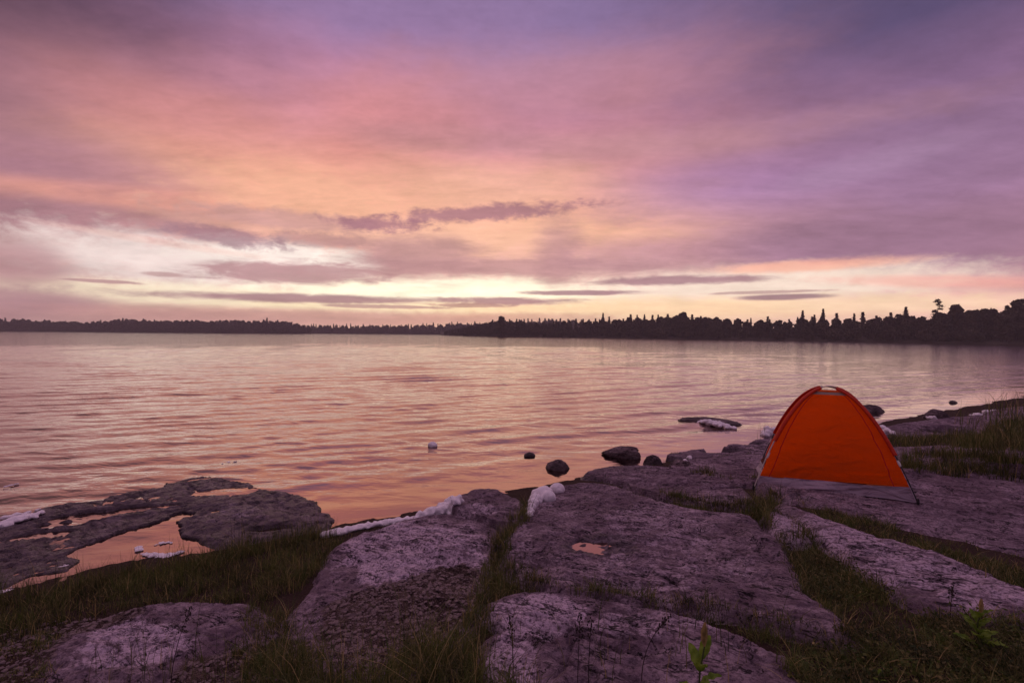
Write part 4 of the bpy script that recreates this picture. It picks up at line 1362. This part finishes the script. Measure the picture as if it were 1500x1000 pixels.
# gravel lying on the slab
gp_v = []
r3 = np.random.default_rng(9)
ic1 = ico(1)
for gp, n in zip(gravel_poly, (2600, 900, 500)):
    lo, hi = gp.min(0), gp.max(0)
    p = lo + (hi - lo) * r3.random((n * 4, 2))
    p = p[poly_sdf(gp, p[:, 0], p[:, 1]) + 0.3 * fbm(p[:, 0] * 3, p[:, 1] * 3, 73, 4) > 0][:n]
    z = zat(p[:, 0], p[:, 1])
    for (x, y), zz_ in zip(p, z):
        s = 0.004 + 0.014 * r3.random() ** 2.5
        a = r3.random() * 6.28
        v = ic1[0] * (1 + 0.25 * r3.normal(size=(len(ic1[0]), 1))) * [s * (1 + .6 * r3.random()), s, s * 0.6]
        v = np.stack([v[:, 0] * math.cos(a) - v[:, 1] * math.sin(a) + x, v[:, 0] * math.sin(a) + v[:, 1] * math.cos(a) + y, v[:, 2] + zz_ + s * 0.2], -1)
        gp_v.append((v, ic1[1]))
v, f = join(gp_v)
M_peb = plain('pebbles', lin(126, 108, 108), 0.85, 1.0, 55)
tag(obj('gravel', mesh_np('gravel', v, f, M_peb, False)), 'loose gravel strewn on the rock and bank', 'gravel', None, 'stuff')


# ------------------------------------------------------------------ leafy plants
def leaf_mesh(L, Wd, fold=0.35, curl=0.3, rng=None):
    nu, nv = 12, 4
    vs = []
    for i in range(nu + 1):
        t = i / nu
        w = Wd * 0.5 * math.sin(math.pi * min(1, t * 0.94 + 0.03)) ** 0.75
        zc = -curl * L * t * t + 0.12 * L * t
        for j in range(-nv, nv + 1):
            s = j / nv
            vs.append((L * t, w * s, zc + abs(s) * w * fold + 0.006 * math.sin(t * 19 + s * 3) * w / 0.03))
    return np.array(vs), grid_faces(nu + 1, 2 * nv + 1)


def leafy_plant(px, py, hgt, nleaf, L, label, seed, top=True):
    r = random.Random(seed)
    g = ground_pt(px, py, 0.09)
    z = float(zat(*g)[0])
    e = empty('leafy_plant', (g[0], g[1], z))
    tag(e, label, 'plant')
    st = [np.array([0.012 * math.sin(k * 0.9), 0.01 * k / 8, hgt * k / 8 - 0.01]) for k in range(9)]
    obj('stem', mesh_np('stem', *tube(st, np.linspace(0.006, 0.003, 9), 7), M_stem), e)
    for k in range(nleaf):
        t = 0.18 + 0.78 * k / max(nleaf - 1, 1)
        i = int(t * 8); b = st[min(i, 8)]
        a = k * 2.4 + r.uniform(-0.4, 0.4)
        up = 0.35 + 0.65 * t
        l = L * (1.05 - 0.45 * t) * r.uniform(0.85, 1.1)
        v, f = leaf_mesh(l, l * 0.46, 0.35, 0.25)
        M3 = np.array((Matrix.Rotation(a, 3, 'Z') @ Matrix.Rotation(-up, 3, 'Y')))
        obj('leaf', mesh_np('leaf', v @ M3.T + b, f, M_leaf), e)
    if top:
        for s in (-1, 1):
            v, f = leaf_mesh(L * 0.62, L * 0.17, 0.6, 0.05)
            M3 = np.array((Matrix.Rotation(0.9 * s, 3, 'Z') @ Matrix.Rotation(-1.42, 3, 'Y')))
            obj('young_leaf', mesh_np('young_leaf', v @ M3.T + st[-1], f, M_newleaf), e)


leafy_plant(1028, 1075, 0.43, 9, 0.165, 'broad-leaved plant with a pale upright tip at the bottom centre right', 2)
leafy_plant(1436, 935, 0.22, 14, 0.125, 'bushy leafy plant growing at the edge of the long pale slab', 5)
leafy_plant(545, 1060, 0.16, 5, 0.12, 'leafy plant mostly cut off by the bottom edge left of centre', 8)
leafy_plant(1292, 985, 0.10, 5, 0.05, 'small bright seedling in the dark ground cover at the bottom right', 11, False)


def seed_stalk(px, py, hgt, label, seed):
    r = np.random.default_rng(seed)
    g = ground_pt(px, py, 0.05)
    z = float(zat(*g)[0])
    e = empty('seed_stalk', (g[0], g[1], z))
    tag(e, label, 'stalk')
    ln = r.normal(0, 0.06, 2)
    st = np.array([[ln[0] * t * t * hgt * 2, ln[1] * t * t * hgt * 2, hgt * t] for t in np.linspace(-0.03, 1, 10)])
    obj('stem', mesh_np('stem', *tube(st, np.linspace(0.0026, 0.0014, 10), 6), M_bark), e)
    parts = []
    for k in range(26):
        t = 0.72 + 0.28 * r.random()
        c = np.array([np.interp(t, np.linspace(-0.03, 1, 10), st[:, i]) for i in range(3)]) + r.normal(0, 0.010, 3)
        parts.append((ICO2[0] * [0.0035, 0.0035, 0.006] + c, ICO2[1]))
    obj('seed_head', mesh_np('seed_head', *join(parts), M_bark), e)


seed_stalk(846, 1010, 0.40, 'thin dark seed-headed stalk, leftmost of the stalks on the bottom slab', 1)
seed_stalk(862, 1000, 0.36, 'thin dark seed-headed stalk second from the left on the bottom slab', 2)
seed_stalk(940, 990, 0.42, 'tallest thin dark stalk standing left of the broad-leaved plant', 3)
seed_stalk(752, 990, 0.34, 'thin dark stalk standing in front of the small pale rock piece', 4)
seed_stalk(1392, 900, 0.24, 'upright dark dock spike in front of the long pale slab', 5)
seed_stalk(250, 1010, 0.42, 'thin dark stalk standing over the pale worn patch at the bottom left', 6)


# ------------------------------------------------------------------ evening haze over the lake
m, T = mat('haze')
T.new('ShaderNodeOutputMaterial', {'Volume': T.new('ShaderNodeVolumePrincipled', {'Color': (0.9, 0.82, 0.82, 1), 'Density': 0.00065}).outputs[0]})
bx0, bx1 = np.array([-1100.0, -60.0, -3.4]), np.array([1100.0, 860.0, 27.0])
hv = np.array([[(bx0, bx1)[i][0], (bx0, bx1)[j][1], (bx0, bx1)[k][2]] for k in (0, 1) for j in (0, 1) for i in (0, 1)])
tag(obj('haze', mesh_np('haze', hv, np.array([[0, 2, 3, 1], [4, 5, 7, 6], [0, 1, 5, 4], [2, 6, 7, 3], [0, 4, 6, 2], [1, 3, 7, 5]]), m, False)), kind='stuff')
